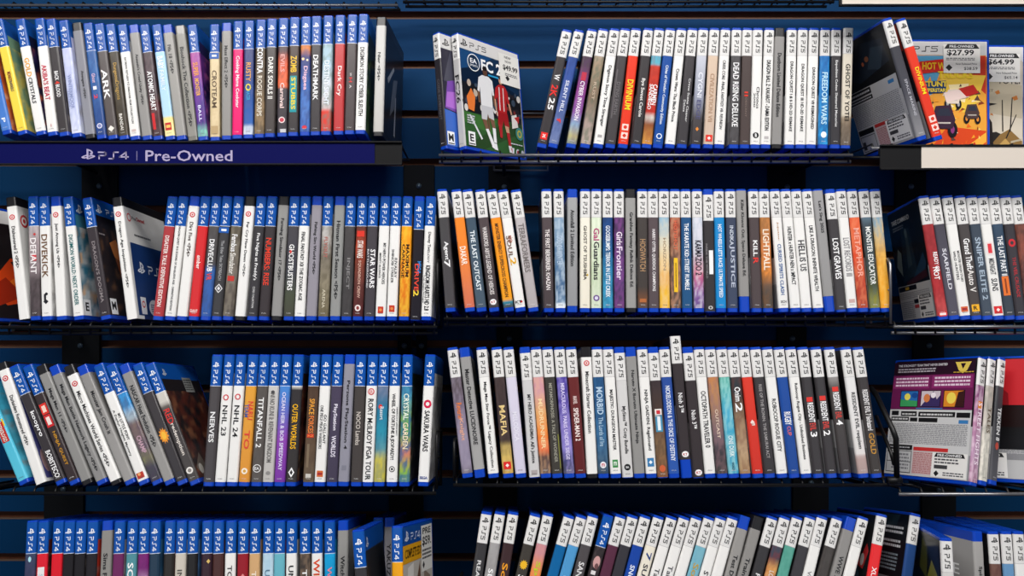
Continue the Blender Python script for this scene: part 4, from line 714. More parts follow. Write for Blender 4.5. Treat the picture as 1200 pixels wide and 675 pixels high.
c(468, 515, '5', '0:#3c3a36,1:#403d38', 'black, tiny lettered,', ('METAMORPHOSIS: A TALE OF WONDER', '#a8a698', .28, .88, 4.2), icons=[('r', .8, 1, 44, '#8a8c3a', 5)])
c(522, 573, '5', '0:#4c3f9c,.4:#4a3c98,.6:#6a5cb0,.78:#8a80c8,.85:#3c3f74,1:#54545c', 'violet, white lightning,', ('MIRACULOUS: PARIS UNDER SIEGE', '#dcd4f4', .28, .86, 5), n=(.45, '#a89cdc'))
c(575, 618, '5', '0:#6a2c2c,1:#5c2426', 'maroon, white lettered,', ('MARVEL', '#e8d0cc', .38, .44, 5), ('SPIDER-MAN 2', '#f4e8e4', .47, .72, 6.6))
c(642, 673, 'W', W, 'white, black capped, red ring,', ('Minecraft Starter Collection', '#2c2c2e', .19, .66, 5), icons=[('o', .125, 7.5, 7.5, '#c83038'), ('o', .125, 4.6, 4.6, W, 0, -.0005), ('o', .125, 2.4, 2.4, '#c83038', 0, -.0006)], shell='k')
c(694, 724, '5', '0:#2c5480,.4:#30608e,.7:#3c6e98,.9:#4a6478,1:#3a3c44', 'ocean blue, serif lettered,', ('MORBID', '#b8d0e4', .31, .52, 8.4), ('The Lords of Ire', '#a8c4d8', .54, .76, 6), icons=[('o', .9, 8, 8.6, '#e8e8ec'), ('t', .9, 4, 4, '#c03040', 0, -.0006, 'm')], n=(.55, '#1c3c64'))
grp('3M', 690, 3.5526)
c(78, 114, '5', W, 'white, green stamp,', ('MAJESTIC: DUNGEON MASTER', '#2c2c2e', .33, .79, 5.4), icons=[('r', .89, 7, 10, '#3c8c4c'), ('t', .89, 4, 5, '#e8f0e8', 0, -.0006, 'm')])
c(128, 164, '5', '#cfcecd', 'light grey, black disc at foot,', ('MySims\u2122 Cozy Bundle', '#2a2a2c', .43, .79, 6), icons=[('o', .89, 8.4, 8.4, '#1c1c1e'), ('t', .89, 4, 2.6, '#f0f0f0', 0, -.0006, 'EA')], slip=-4.6)
c(172, 213, 'G', '#8f8e8c', 'grey, blue capped, ninja lettered,', ('Naruto X Boruto Ultimate Ninja', '#4a4a4c', .18, .74, 4.8))
c(222, 263, '5', W, 'white, blue stamp,', ('NINJA GAIDEN: Ragebound', '#28282a', .33, .79, 5.4), icons=[('r', .88, 8.6, 11, '#3c7cb0'), ('d', .88, 5, 5, '#e8f0f4', 0, -.0006)])
c(269, 311, '5', '0:#2e2c34,.22:#3c3438,.45:#4a3a34,.6:#6a5040,.75:#84684a,1:#8a5a3c', 'brown, red and blue badge,', icons=[('r', .48, 9, 10, '#e8e4e0'), ('r', .475, 5, 5, '#c83840', 0, -.0006), ('r', .56, 9, 22, '#4a90b4', 0), ('r', .56, 4, 18, '#e4ecf0', 0, -.0006), ('o', .9, 8, 9, '#c8603c')], slip=-4.6, n=(.45, '#3a3030'))
c(313, 356, '5', '0:#2c4890,1:#2f58a8', 'cobalt, white lettered,', ('NICKELODEON & THE DICE OF DESTINY', '#e8eef8', .3, .87, 6))
c(364, 410, '5', '#3a3436', 'black, popped up above neighbours,', ('Nioh 3\u2122', '#ececec', .46, .61, 6), icons=[('o', .925, 9, 8, '#f2f2f2'), ('t', .925, 6, 3, '#c02c30', 0, -.0006, 'KT')], slip=18)
c(414, 459, '5', '#3a3436', 'black, sunken sleeved,', ('Nioh 3\u2122', '#ececec', .46, .60, 6), icons=[('o', .93, 9, 8, '#f2f2f2'), ('t', .93, 6, 3, '#c02c30', 0, -.0006, 'KT')], slip=-4.6)
c(457, 508, '5', W, 'white, upright narrow black lettered,', ('OCTOPATH TRAVELER 0', '#2c2c2e', .34, .77, 6.6))
c(505, 560, '5', '0:#c8743c,.35:#b88458,.55:#8c7068,.7:#6a5c64,.8:#3c3a40,1:#45423f', 'amber landscape art', ('OUTCAST', '#e4d0bc', .48, .7, 4), n=(.5, '#8a6a70'))
c(553, 605, '5', '0:#4a9a6c,.3:#5cb0a8,.5:#48a8c8,.75:#3ca0c0,1:#3c98b8', 'turquoise, white lettered,', ('ONE DUSK', '#e4f4f4', .68, .84, 6), ('WORLD', '#184c64', .88, .94, 3), n=(.5, '#a8dcd8'))
c(601, 655, '5', '0:#3a4046,.35:#33383c,.4:#4a4038,.6:#a08468,.8:#b89c7c,1:#ab8a62', 'black over floral tan', ('Onim', WH, .31, .42, 8), ('2', WH, .43, .5, 9), n=(.4, '#6c3c34'))
grp('3M', 860, 3.855)
c(44, 112, '5', '0:#dc4030,1:#c8342a', 'plain red', icons=[('d', .58, 6, 7, '#f0d8d0', 0), ('r', .595, 4, 3, '#f0d8d0', 1)])
c(98, 166, '5', '#3c393b', 'black, fine long lettered,', ('RISE OF THE RONIN: THE SAMURAI ACT', '#a8a4a4', .29, .85, 4))
c(151, 222, '5', W, 'white, short thin lettered,', ('ROBOCOP ROGUE CITY', '#2c2c2e', .4, .8, 5.4))
c(204, 276, '5', '0:#1f4c9c,1:#1f4690', 'strong blue, white badge,', ('RUGBY', WH, .5, .6, 8.6), ('CUP', '#d86a74', .61, .68, 5))
c(257, 331, '5', W, 'white, longest thin lettered,', ('Robocop: Rogue City - Unfinished Business', '#2c2c2e', .28, .86, 5))
c(312, 386, '5', '#3a3739', 'black, red and white lettered,', ('RESIDENT', WH, .43, .58, 8), ('EVIL', '#d8443c', .585, .64, 8), ('3', WH, .65, .69, 8.6), icons=[('r', .405, 8, 6, '#d8342c')])
c(371, 446, '5', '#3a3739', 'black, white over red lettered,', ('RESIDENT', WH, .42, .57, 8), ('EVIL', '#d8443c', .575, .63, 8), ('2', WH, .64, .68, 8.6), icons=[('r', .395, 8, 6, '#d8342c')])
c(432, 511, '5', '0:#b8b4b0,.25:#8a8684,.32:#4a4644,1:#3a3638', 'smoky grey topped, red lettered,', ('RESIDENT', WH, .35, .49, 8), ('EVIL', '#d8443c', .5, .55, 8), ('4', WH, .56, .6, 8.6), icons=[('r', .325, 8, 6, '#d8342c')])
c(506, 589, '5', '0:#dcdcdc,.5:#e0dedd,.82:#dcd8d6,.84:#b49c98,1:#a89490', 'white, pinkish footed,', ('RESIDENT EVIL requiem', '#3a3a3c', .35, .78, 6.4))
c(562, 649, '5', '0:#3c383a,1:#403c3a', 'black, white over gold lettered,', ('RESIDENT EVIL 7 biohazard', '#eceaea', .33, .64, 7), ('GOLD', '#c08c3c', .66, .82, 7))
# ---- third right shelf
grp('3R', 1010, 3.647)
c(549, 479, '5', '0:#6a2a5a,.3:#7a3a6c,.5:#a4668c,.75:#b08aa8,1:#a06a84', 'plum', ('STREET FIGHTS', '#f4e4f0', .36, .84, 7), icons=[('r', .38, 8, 10, '#e08a34')], n=(.55, '#e0c8d8'), fixed=True, yaw=-24, label='case showing plum back cover with three pictures and pre-owned label, third right shelf', z=(4.8, 168.5),
  backprint=[('r', '#2a1424', 1, 148, 130, 167), ('t', '#e8e4ea', 'THE STRONGEST TEAM THAT NEVER EXISTED', 8, 160, 80, 3.4, .02), ('L', '#c8c0c8', 8, 151, 70, 158, 2), ('p', '#e0c458', [(100, 164), (124, 164), (118, 152), (112, 148), (106, 152)]), ('p', '#2a1424', [(108, 162), (116, 162), (112, 154)]), ('L', '#c8a838', 98, 148.5, 128, 151, 1), ('r', '#6a1f50', 1, 98, 130, 147.5), ('r', '#8a2c68', 2, 128, 62, 146), ('r', '#8a2c68', 66, 128, 128, 146), ('L', '#e8d0e0', 6, 130, 60, 145, 3), ('L', '#e8d0e0', 70, 130, 124, 145, 3),
             ('r', '#141018', 16, 101, 46, 125), ('r', '#2a6ab0', 17, 102, 45, 124), ('p', '#3c9a5c', [(17, 102), (45, 102), (45, 110), (17, 112)]), ('o', '#e8d85a', 28, 116, 5, 5), ('o', '#1c4a90', 40, 118, 5, 4), ('r', '#141018', 50, 101, 82, 125), ('r', '#d0c4cc', 51, 102, 81, 124), ('p', '#3c3060', [(51, 102), (70, 124), (76, 112), (81, 118), (81, 102)]), ('o', '#d8804a', 60, 114, 5, 6), ('o', '#f4ecf0', 70, 118, 4, 4), ('r', '#141018', 86, 101, 118, 125), ('r', '#e08a2c', 87, 102, 117, 124), ('o', '#f6dc5a', 98, 114, 7, 8), ('p', '#3a1c1c', [(104, 102), (108, 122), (117, 124), (117, 102)]), ('r', '#3a7cb8', 44, 98.6, 86, 100.2),
             ('r', '#cfcfcf', 1, 5, 130, 97.5), ('r', '#1c1c1e', 4, 89, 16, 95.5), ('r', '#1c1c1e', 20, 88, 46, 95), ('r', '#1c1c1e', 49, 87.5, 106, 94.5), ('r', '#1c1c1e', 108, 87, 128, 94), ('r', '#1c1c1e', 4, 81, 34, 87), ('r', '#1c1c1e', 36, 80.5, 48, 86), ('r', '#1c1c1e', 50, 80, 80, 86), ('r', '#3a7cb8', 112, 79, 126, 84), ('L', '#d0d0d0', 22, 89, 44, 93, 1), ('L', '#d0d0d0', 52, 88.5, 102, 93, 1), ('L', '#d0d0d0', 6, 82, 32, 86, 1), ('L', '#88888c', 4, 49, 126, 78, 15), ('r', '#1c1c1e', 3, 40, 44, 47), ('L', '#b8b8bc', 5, 42, 40, 45, 1), ('r', '#1c1c1e', 3, 8, 44, 39), ('r', '#c4c4c4', 4, 9, 43, 38), ('r', '#2a2a2c', 4, 23, 43, 24), ('L', '#7c7c80', 12, 12, 40, 36, 5), ('r', '#c83434', 46, 40, 100, 45), ('r', '#ceb0b0', 46, 8, 100, 39), ('L', '#b07070', 47, 9, 99, 38, 13)],
  sticker=('b', STK(77, 6)))
c(591, 521, '5', '0:#cfc8bc,.4:#b8b0a8,.7:#e0dcd0,1:#d8d4c8', 'cream', ('TALES', '#6a5c4c', .4, .6, 6), n=(.5, '#8a8a80'), fixed=True, D=1.0425, yaw=-24, label='cream spined game case behind the plum back cover, third right shelf', backprint=[('r', '#dcdcdc', 1, 6, 130, 60), ('r', '#3a3a40', 1, 61, 130, 166), ('L', '#7c7c80', 90, 10, 128, 56, 14), ('r', '#3c7cb0', 112, 62, 128, 70)])
c(634, 564, '5', '0:#4a4a4e,.5:#3a3a3e,1:#55555a', 'charcoal', ('TEKKEN 8', '#e0e0e0', .4, .66, 6.4), icons=[('o', .7, 6, 10, '#b84a3c')], fixed=True, D=1.049, yaw=-24, label='charcoal spined game case, third of the slanted row, third right shelf', backprint=[('r', '#6a6c68', 1, 110, 130, 166), ('t', '#e8e8e8', 'STORM', 96, 155, 30, 6, .02), ('r', '#44546a', 1, 61, 130, 109), ('r', '#3a94b8', 106, 64, 122, 74), ('r', '#d4d0c8', 1, 6, 130, 60)])
c(925, 940, '5', '#a82028', 'red', fixed=True, yaw=-46, z=(4.8, 168.5), label='game case with red and black back cover at right edge, third right shelf',
  backprint=[('r', '#c0242c', 1, 100, 130, 167), ('p', '#8a1820', [(1, 130), (30, 150), (60, 120), (60, 100), (1, 100)]), ('p', '#e04a44', [(10, 140), (24, 160), (40, 150), (24, 130)]), ('r', '#1c0c0c', 1, 74, 130, 104), ('r', '#d86a24', 3, 76, 40, 100), ('o', '#3a1810', 14, 88, 5, 9), ('o', '#3a1810', 28, 86, 5, 9), ('r', '#151517', 1, 62, 130, 74), ('r', '#17171a', 1, 44, 130, 62), ('ps', '#e0e0e0', 8, 50, 7, 'PS'), ('L', '#8a8a8e', 2, 30, 126, 44, 6), ('r', '#b8b8b8', 1, 5, 130, 30)], sticker=('b', STK(2, 6)))
# ---- bottom left shelf
grp('4L', 0, 7.06, 611)
c(262, 240, '4', '0:#54607c,.26:#3c4660,.5:#2c3048,1:#2a2c40', 'slate blue with pale dot', icons=[('o', .285, 4, 7, '#a8d8e4')], n=(.3, '#5a4a70'))
c(356, 338, '4', '#d82434', 'red with white box', ('SPEED DUEL', '#b8c4d0', .39, .7, 5), icons=[('r', .4, 8.6, 20, '#e8e4e4', 0, -.0004)], front='#5c2420')
c(480, 460, '4', '#d8202e', 'red with small white letters', ('SAVAGE', '#f0e0e0', .44, .7, 7), front='#7c1c48')
c(572, 553, '4', '#232124', 'black, unlettered top,', ('SHADOW', '#9a9a9a', .62, .9, 6))
c(667, 648, '4', '#232124', 'black, unlettered top,', ('SEVENTH', '#9a9a9a', .62, .9, 6))
c(765, 746, '4', '#262428', 'black, white lettered,', ('HORROR', WH, .42, .72, 7), front='#c83a28')
c(885, 868, 'G', '#8a8884', 'wide grey', ('Sims Four <PS4>', '#4a4a4c', .24, .7, 5))
c(988, 968, '4', '#6c2a5c', 'purple, white lettered,', ('HEIST', WH, .42, .66, 7), front='#a8a4ac', fn=(.2, '#c8c4cc'))
c(1094, 1078, '4', '0:#4a8894,1:#5a98a0', 'teal grey, white lettered,', ('SONIC', WH, .31, .6, 7.6), front='#4aa0a4', fn=(.2, '#3a8890'))
grp('4L', 160, 7.06, 611)
c(62, 48, '4', '0:#701c64,.35:#7c2874,.45:#b08cb0,1:#7a3c80', 'magenta', n=(.3, '#4c1a54'), front='#b83490')
c(152, 140, '4', '#22384c', 'dark blue, white lettered,', ('SPARK', '#d8dce0', .42, .62, 6), front='#3c74a0')
c(275, 262, '4', '#2a2725', 'black, gold foot,', ('STEEL', '#d8c8a0', .46, .7, 6), front='#a83838')
c(370, 356, '4', '0:#cbc4b8,1:#c4bcb0', 'stone beige, grey lettered,', ('INVICTUS', '#55524c', .36, .7, 6.4), front='#d8d4cc', fn=(.1, '#c8c4bc'))
c(467, 452, '4', '#1f1d1e', 'black, plain', ('TROOPER', '#9a9a9a', .6, .85, 6), front='#5a84bc')
c(588, 580, '4', '#35222c', 'dark plum with gold fleck', icons=[('d', .3, 5, 6, '#d8b868', 3)])
c(672, 662, '4', '#4a2e2c', 'chocolate, pale lettered,', ('TROLL', '#e0d8d0', .42, .62, 6), front='#6c4238')
c(780, 770, '4', W, 'white, black lettered,', ('TOMB', '#2a2a2c', .33, .52, 6), front='#34404c')
c(882, 874, '4', '0:#8c1c28,1:#a02430', 'dark red', icons=[('d', .41, 6, 7, '#e08a88', 1)], front='#a8283a')
c(980, 970, '4', '0:#d0a878,1:#c89c6c', 'tan, pale lettered,', ('TEARS', '#f0e4d4', .37, .58, 6), front='#d8b088')
c(1095, 1088, '4', '0:#8cb4d0,.4:#b0d0e0,1:#8ab8d0', 'cloudy sky blue', ('ULTRA', '#5a7a94', .36, .6, 6.6), n=(.4, '#d8e4ec'))
grp('4L', 320, 7.06, 611)
c(50, 42, '4', '0:#6cb4c4,1:#5aa8b8', 'turquoise', front='#a83844')
c(152, 148, '4', W, 'white, bold black lettered,', ('UNCHARTED', '#222224', .33, .8, 6.6), front='#d8d8d8', fn=(.1, '#c8c8c8'))
c(262, 262, '4', '0:#4c423c,.4:#3c3634,1:#4a423c', 'dark brown with tan streak', ('TEAM', WH, .36, .56, 6), n=(.5, '#8a7460'))
c(362, 360, '4', W, 'white, flame lettered,', ('WIPE', '#d84a24', .28, .5, 8), ('OUT', '#e8a82c', .5, .62, 8), front='#7c98c8')
c(466, 468, '4', '0:#1ca0d8,1:#1898d0', 'bright cyan, pink lettered,', ('Wonder', '#e88a9c', .34, .6, 6), front='#1ca0d8', fn=(.1, '#1890c0'))
c(578, 575, 'G', '#8f8e8c', 'grey, dark smudged cover,', ('Witcher Three <PS4>', '#5a5a5c', .26, .8, 5), cover=[('r', '#8c8c8c', 2, 6, 126, 156), ('p', '#4a4c50', [(20, 60), (40, 120), (70, 110), (60, 50)])])
c(700, 737, '4', '0:#3a383c,1:#333', 'black', fixed=True, D=.89, by=774, yaw=0, label='tilted blue banded game case standing forward of the bottom left shelf row', cover=[('m', '#e8ecf4', 14, 155, 14), ('r', '#2a2a2c', 1, 8, 128, 146)])
c(868, 862, '4', '#2e2c2e', 'black, white lettered, upright,', ('Wolf', '#e8e8e8', .33, .52, 6), fixed=True, D=1.08, label='upright black game case between the two tilted ones, bottom left shelf')
c(962, 956, 'G', '#77757a', 'mauve grey', ('YAKUZA', '#4a484c', .2, .5, 5), fixed=True, D=1.08, label='mauve grey spined game case left of the orange covered one, bottom left shelf', cover=[('r', '#101c50', 2, 156, 130, 168), ('p', '#4a5a70', [(60, 157), (64, 167), (74, 167), (80, 157)])])
c(1021, 1026, '4', '#eca418', 'orange', fixed=True, D=.935, yaw=10, z=(4.5, 168.8), label='orange game case turned to show its cover and price sticker, bottom left shelf',
  cover=[('r', '#174f9c', 1, 147.4, 130, 168), ('m', '#e8ecf4', 17, 157, 15), ('ps', '#e8ecf4', 34, 152, 8, 'PS4'), ('r', '#e8a81c', 1, 126, 130, 147), ('t', '#3a2810', 'COMPLETE EDITION', 10, 131, 88, 11, .03), ('r', '#c4beb4', 1, 6, 130, 125.5), ('p', '#e8e4dc', [(10, 6), (20, 120), (44, 124), (40, 6)]), ('p', '#6a4a3a', [(46, 6), (56, 100), (72, 124), (80, 6)]), ('p', '#8c7c6c', [(80, 6), (90, 110), (118, 100), (124, 6)])],
  sticker=('f', [('r', '#e4e2dc', 78, 108, 128, 165), ('t', '#1c1c1e', 'PRE', 84, 154, 38, 8, .03), ('t', '#1c1c1e', '$59.', 82, 138, 42, 13, .03), ('L', '#3a3a3c', 82, 122, 124, 136, 3), ('p', '#151517', [(82, 116), (87, 121), (92, 116), (87, 111)])]))
# ---- bottom middle shelf
grp('4M', 530, 7.06, 604)
c(285, 210, '5', '#3b3a3c', 'charcoal, white lettered,', ('REANIMAL', '#d8d8d8', .36, .7, 5))
c(396, 312, '5', '0:#9a9898,1:#8a8888', 'ash grey, white lettered,', ('SLEEP', WH, .42, .62, 6), n=(.3, '#b4b2b2'))
c(507, 427, '5', '#3e2c2e', 'dark maroon, orange lettered,', ('Sora', '#f0a028', .38, .6, 7))
c(690, 570, '5', '#413d38', 'black, yellow and white lettered,', ('SKI', WH, .46, .6, 8), ('Squad', '#f0c02c', .62, .8, 6), icons=[('s', .385, 11, 13, '#e8b42c')], front='#a8642c')
c(797, 688, '5', '0:#b87a98,.3:#c88a90,.42:#e88a4c,.6:#e8803c,1:#d87a4c', 'pink to orange, lime lettered,', ('Splash', '#b8cc2c', .36, .64, 7), n=(.3, '#d89a80'))
c(970, 835, '5', '0:#10609c,1:#14649c', 'deep teal blue, plain,', ('Submerge', '#9ac4dc', .6, .85, 5))
c(1073, 932, '5', '0:#5098cc,1:#4a90c4', 'light blue, plain,', ('C', '#cfe4f0', .46, .5, 6), ('Summer', '#cfe4f0', .62, .85, 5))
c(1170, 1045, '5', '#4e4a4c', 'dark grey, white spaced lettered,', ('SAND', '#e0e0e0', .36, .52, 7))
grp('4M', 690, 7.06, 604)
c(165, 40, '4', '#2c2a2c', 'black, blue banded, pink art,', icons=[('o', .36, 9, 16, '#c89a98'), ('o', .39, 5, 8, '#6a4a4c', 1, -.0006), ('r', .44, 6, 5, '#d8d4d4', -1)], n=(.4, '#5a4a4c'))
c(268, 140, '5', '0:#5a3044,1:#512c3e', 'wine, plain,', ('Stellar', '#c8a8b8', .6, .82, 5))
c(369, 243, '5', '0:#3b3a40,1:#343338', 'charcoal, plain', ('Suicide', '#a8a8ac', .62, .85, 5))
c(473, 345, '5', '0:#1c4098,1:#1c4ca8', 'vivid blue, white lettered,', ('SNOW', '#e8eef8', .38, .56, 6))
c(582, 440, '5', '#e6e0d0', 'cream, navy numeral,', ('7', '#24407c', .28, .34, 7), ('SUN', '#3a3a44', .37, .52, 6), front='#4a98c8', fn=(.4, '#c8dce8'))
c(690, 545, '5', W, 'white, cursive grey lettered,', ('Tales of', '#55555a', .4, .62, 6))
c(795, 655, '5', W, 'white, cursive grey lettered,', ('Tales of', '#55555a', .38, .6, 6))
c(896, 756, '5', W, 'white, blank topped,', ('SYSTEM', '#6a6a6c', .62, .86, 5))
c(1000, 860, '5', '0:#6ca8bc,1:#7ab0c0', 'pale teal, gold lettered,', ('SoA', '#b89a4c', .36, .54, 7), n=(.3, '#8ac0cc'))
c(1098, 962, '5', W, 'white, black block lettered,', ('STAR', '#2a2a2c', .42, .58, 6))
c(1196, 1060, '5', W, 'white, small letter footed,', ('Tron', '#55555a', .46, .6, 5))
grp('4M', 850, 7.06, 604)
c(168, 42, 'G', '#94928f', 'grey, driving lettered,', ('Test Drive Unlimited', '#4a4a4c', .3, .78, 5), z=(5.5, 154))
c(278, 148, 'G', '#8b8986', 'grey, black capped, rails lettered,', ('Train Sim World', '#4a4a4c', .32, .76, 5), shell='k', z=(5.5, 154))
c(393, 264, '5', '#39383a', 'charcoal, white lettered,', ('PIRATES', '#e0e0e0', .44, .68, 6))
c(497, 372, '5', '0:#4c5260,.32:#3c4250,.4:#d8a05c,.5:#c88a60,1:#4a4048', 'navy over orange figure', ('LOG', '#e0d8d0', .42, .5, 6), n=(.4, '#8a3430'))
c(600, 476, '5', '0:#4a9484,1:#5aa090', 'jade', n=(.35, '#6cb0a0'), front='#5a7a44')
c(708, 590, '5', '#3c3a3e', 'charcoal, bare', ('THYMESIA', '#98949a', .55, .8, 5))
c(806, 690, '5', W, 'white, faint lettered,', ('Venba', '#8a8a8c', .42, .56, 5))
c(930, 800, '5', '0:#44403e,1:#3c3836', 'dark taupe', n=(.2, '#57524f'), icons=[('o', .9, 3, 3, '#888')])
c(1045, 915, 'G', '#8a8886', 'grey, wrestling lettered,', ('WWE 2K25', '#4a4a4c', .3, .56, 5), z=(5.5, 154))
c(1145, 1024, '5', W, 'white, blank', ('Wild', '#6a6a6c', .6, .72, 5))
grp('4M', 1010, 6.316, 604)
c(152, 82, '5', '#e02c30', 'bright red', ('XUAN', '#f4e4e4', .4, .56, 6), label='bright red spined game case near right end of the bottom middle shelf', backprint=[('r', '#14181c', 1, 6, 130, 166), ('p', '#c02c30', [(100, 100), (120, 130), (128, 120), (118, 96)]), ('o', '#d8d0cc', 112, 108, 6, 8), ('p', '#2c4a5c', [(60, 60), (90, 120), (120, 70)])])
c(405, 345, '5', '0:#2a4c84,1:#274a88', 'blue', label='game case showing black back cover with white print, bottom middle shelf end', yaw=-2, fixed=True,
  backprint=[('r', '#12161c', 1, 6, 130, 167), ('p', '#1c2c34', [(40, 150), (60, 166), (110, 166), (100, 146)]), ('L', '#d8dce0', 66, 140, 122, 152, 2), ('L', '#d8dce0', 62, 122, 120, 134, 2), ('L', '#8a9aa4', 60, 92, 116, 116, 5), ('r', '#8a8c90', 56, 20, 120, 84), ('o', '#c8804a', 76, 70, 9, 10), ('r', '#3a6a9c', 90, 60, 118, 82)])
# ---- bottom right shelf
grp('4R', 1010, 6.316, 625)
c(622, 640, '5', '#d0cfcc', 'white', D=.955, by=789, fixed=True, yaw=12, label='game case pushed forward showing its blue top edge, bottom right shelf', backprint=[('r', '#16180f', 1, 6, 130, 167), ('p', '#8a8a2c', [(70, 110), (96, 138), (124, 120), (110, 96)]), ('p', '#4c4e1c', [(40, 120), (60, 160), (80, 150), (70, 110)]), ('p', '#a8a04a', [(90, 70), (110, 96), (126, 80), (116, 60)])])
c(862, 878, 'G', '0:#a6a4a2,1:#8c8a88', 'grey', ('Spirit Game Remastered', '#55555a', .25, .8, 5), fixed=True, label='grey game case with letters on its back, bottom right shelf', yaw=-8, backprint=[('t', '#e0e0e0', 'LIS', 50, 134, 40, 8), ('t', '#f0f0f0', 'GAME', 30, 112, 76, 14, .01)])
c(975, 1000, '5', '0:#6a4a44,1:#5c403c', 'brown', n=(.4, '#8a6a5c'), label='brown spined game case right of the grey one, bottom right shelf')
c(1072, 1094, '5', '0:#6c98c0,1:#5a88b4', 'light blue', label='light blue spined game case second from right, bottom right shelf')
c(1162, 1180, '5', W, 'white', label='white spined game case at right edge of the bottom right shelf')


# ------------------------------------------------------------------ put the cases on their shelves
def relax(cases):
    cs = sorted([q for q in cases if not q['fixed']], key=lambda q: q['ub'] + q['ut'])
    for it in range(400):
        mv = 0
        for a, b in zip(cs, cs[1:]):
            if abs(a['D'] - b['D']) > .12: continue
            th = max(abs(math.asin(max(-.9, min(.9, (q['ut'] - q['ub']) / HT)))) for q in (a, b))
            need = (TH + .0011) / math.cos(th) / math.cos(max(abs(a['yaw']), abs(b['yaw'])))
            for k in ('ub', 'ut'):
                d = need - (b[k] - a[k])
                if d > 1e-5: a[k] -= d * .5; b[k] += d * .5; mv += d
        if mv < 1e-4: break

ORD = lambda n: f"{n}{'th' if 10 <= n % 100 <= 20 else {1: 'st', 2: 'nd', 3: 'rd'}.get(n % 10, 'th')}"
for sh in SH.values():
    relax(sh.cases)
    order = sorted(sh.cases, key=lambda q: q['ub'] + q['ut'])
    for i, cs in enumerate(order):
        flat = abs(cs['yaw']) > 1.2          # a case standing with its cover to the front
        th = math.asin(max(-.9, min(.9, (cs['ut'] - cs['ub']) / HT / (1 if flat else math.cos(cs['yaw'])))))
        root = link('game_case', SHELL[cs['shell']])
        lift = abs(math.sin(th)) * TH / 2 + .0002
        p = Vector((cs['ub'], cs['D'], sh.tray(cs['D']))) + sh.V * lift
        ry, rz = Matrix.Rotation(th, 4, 'Y'), Matrix.Rotation(-cs['yaw'], 4, 'Z')
        rot = sh.M.to_4x4() @ (ry @ rz if flat else rz @ ry)
        if flat: lift = max(0, -math.sin(th) * -DP, math.sin(th) * DP) + .0004
        root.matrix_world = Matrix.Translation(p) @ rot
        root['category'] = 'game case'
        ds = cs['desc'].rstrip(',')
        ds = f'spine {ds}' if ' with ' in ds else f'{ds} spine'
        root['label'] = cs.get('label') or f"game case, {ds}, {ORD(i + 1)} from left on {sh.place}"
        if len(root['label'].split()) > 16: print('LONG', root['label'])
        root['group'] = f"game cases on the {sh.place}"
        sm = sleeve_mesh(cs)
        sl = link('spine_insert', sm['s'], root); cov = {'f': link('front_cover', sm['f'], root), 'b': link('back_cover', sm['b'], root)}
        if cs['kind'] in '45':
            lg = link('console_logo', LOGO[cs['kind']], sl); lg.location = (0, 0, cs['slip'])
        for me in spine_titles(cs): link('spine_title', me, sl)
        for me in spine_emblems(cs): link('spine_emblem', me, sl)
        for el, sd in ((cs.get('cover'), 'f'), (cs.get('backprint'), 'b')):
            for q, e in enumerate(clusters(el or [])):
                link('cover_print' if q == 0 else 'cover_emblem', side_print(e, sd), cov[sd])
        if cs.get('sticker'): link('price_sticker', side_print(cs['sticker'][1], cs['sticker'][0], 'price_sticker', M_STICK, .0003 + .00001 * max(len(cs.get('cover', [])), len(cs.get('backprint', [])))), root)

# ------------------------------------------------------------------ wire shelves
def px(x, D): return (x - CX) / F * D
def zpx(y, D): return CAMZ - (y - CY) / F * D

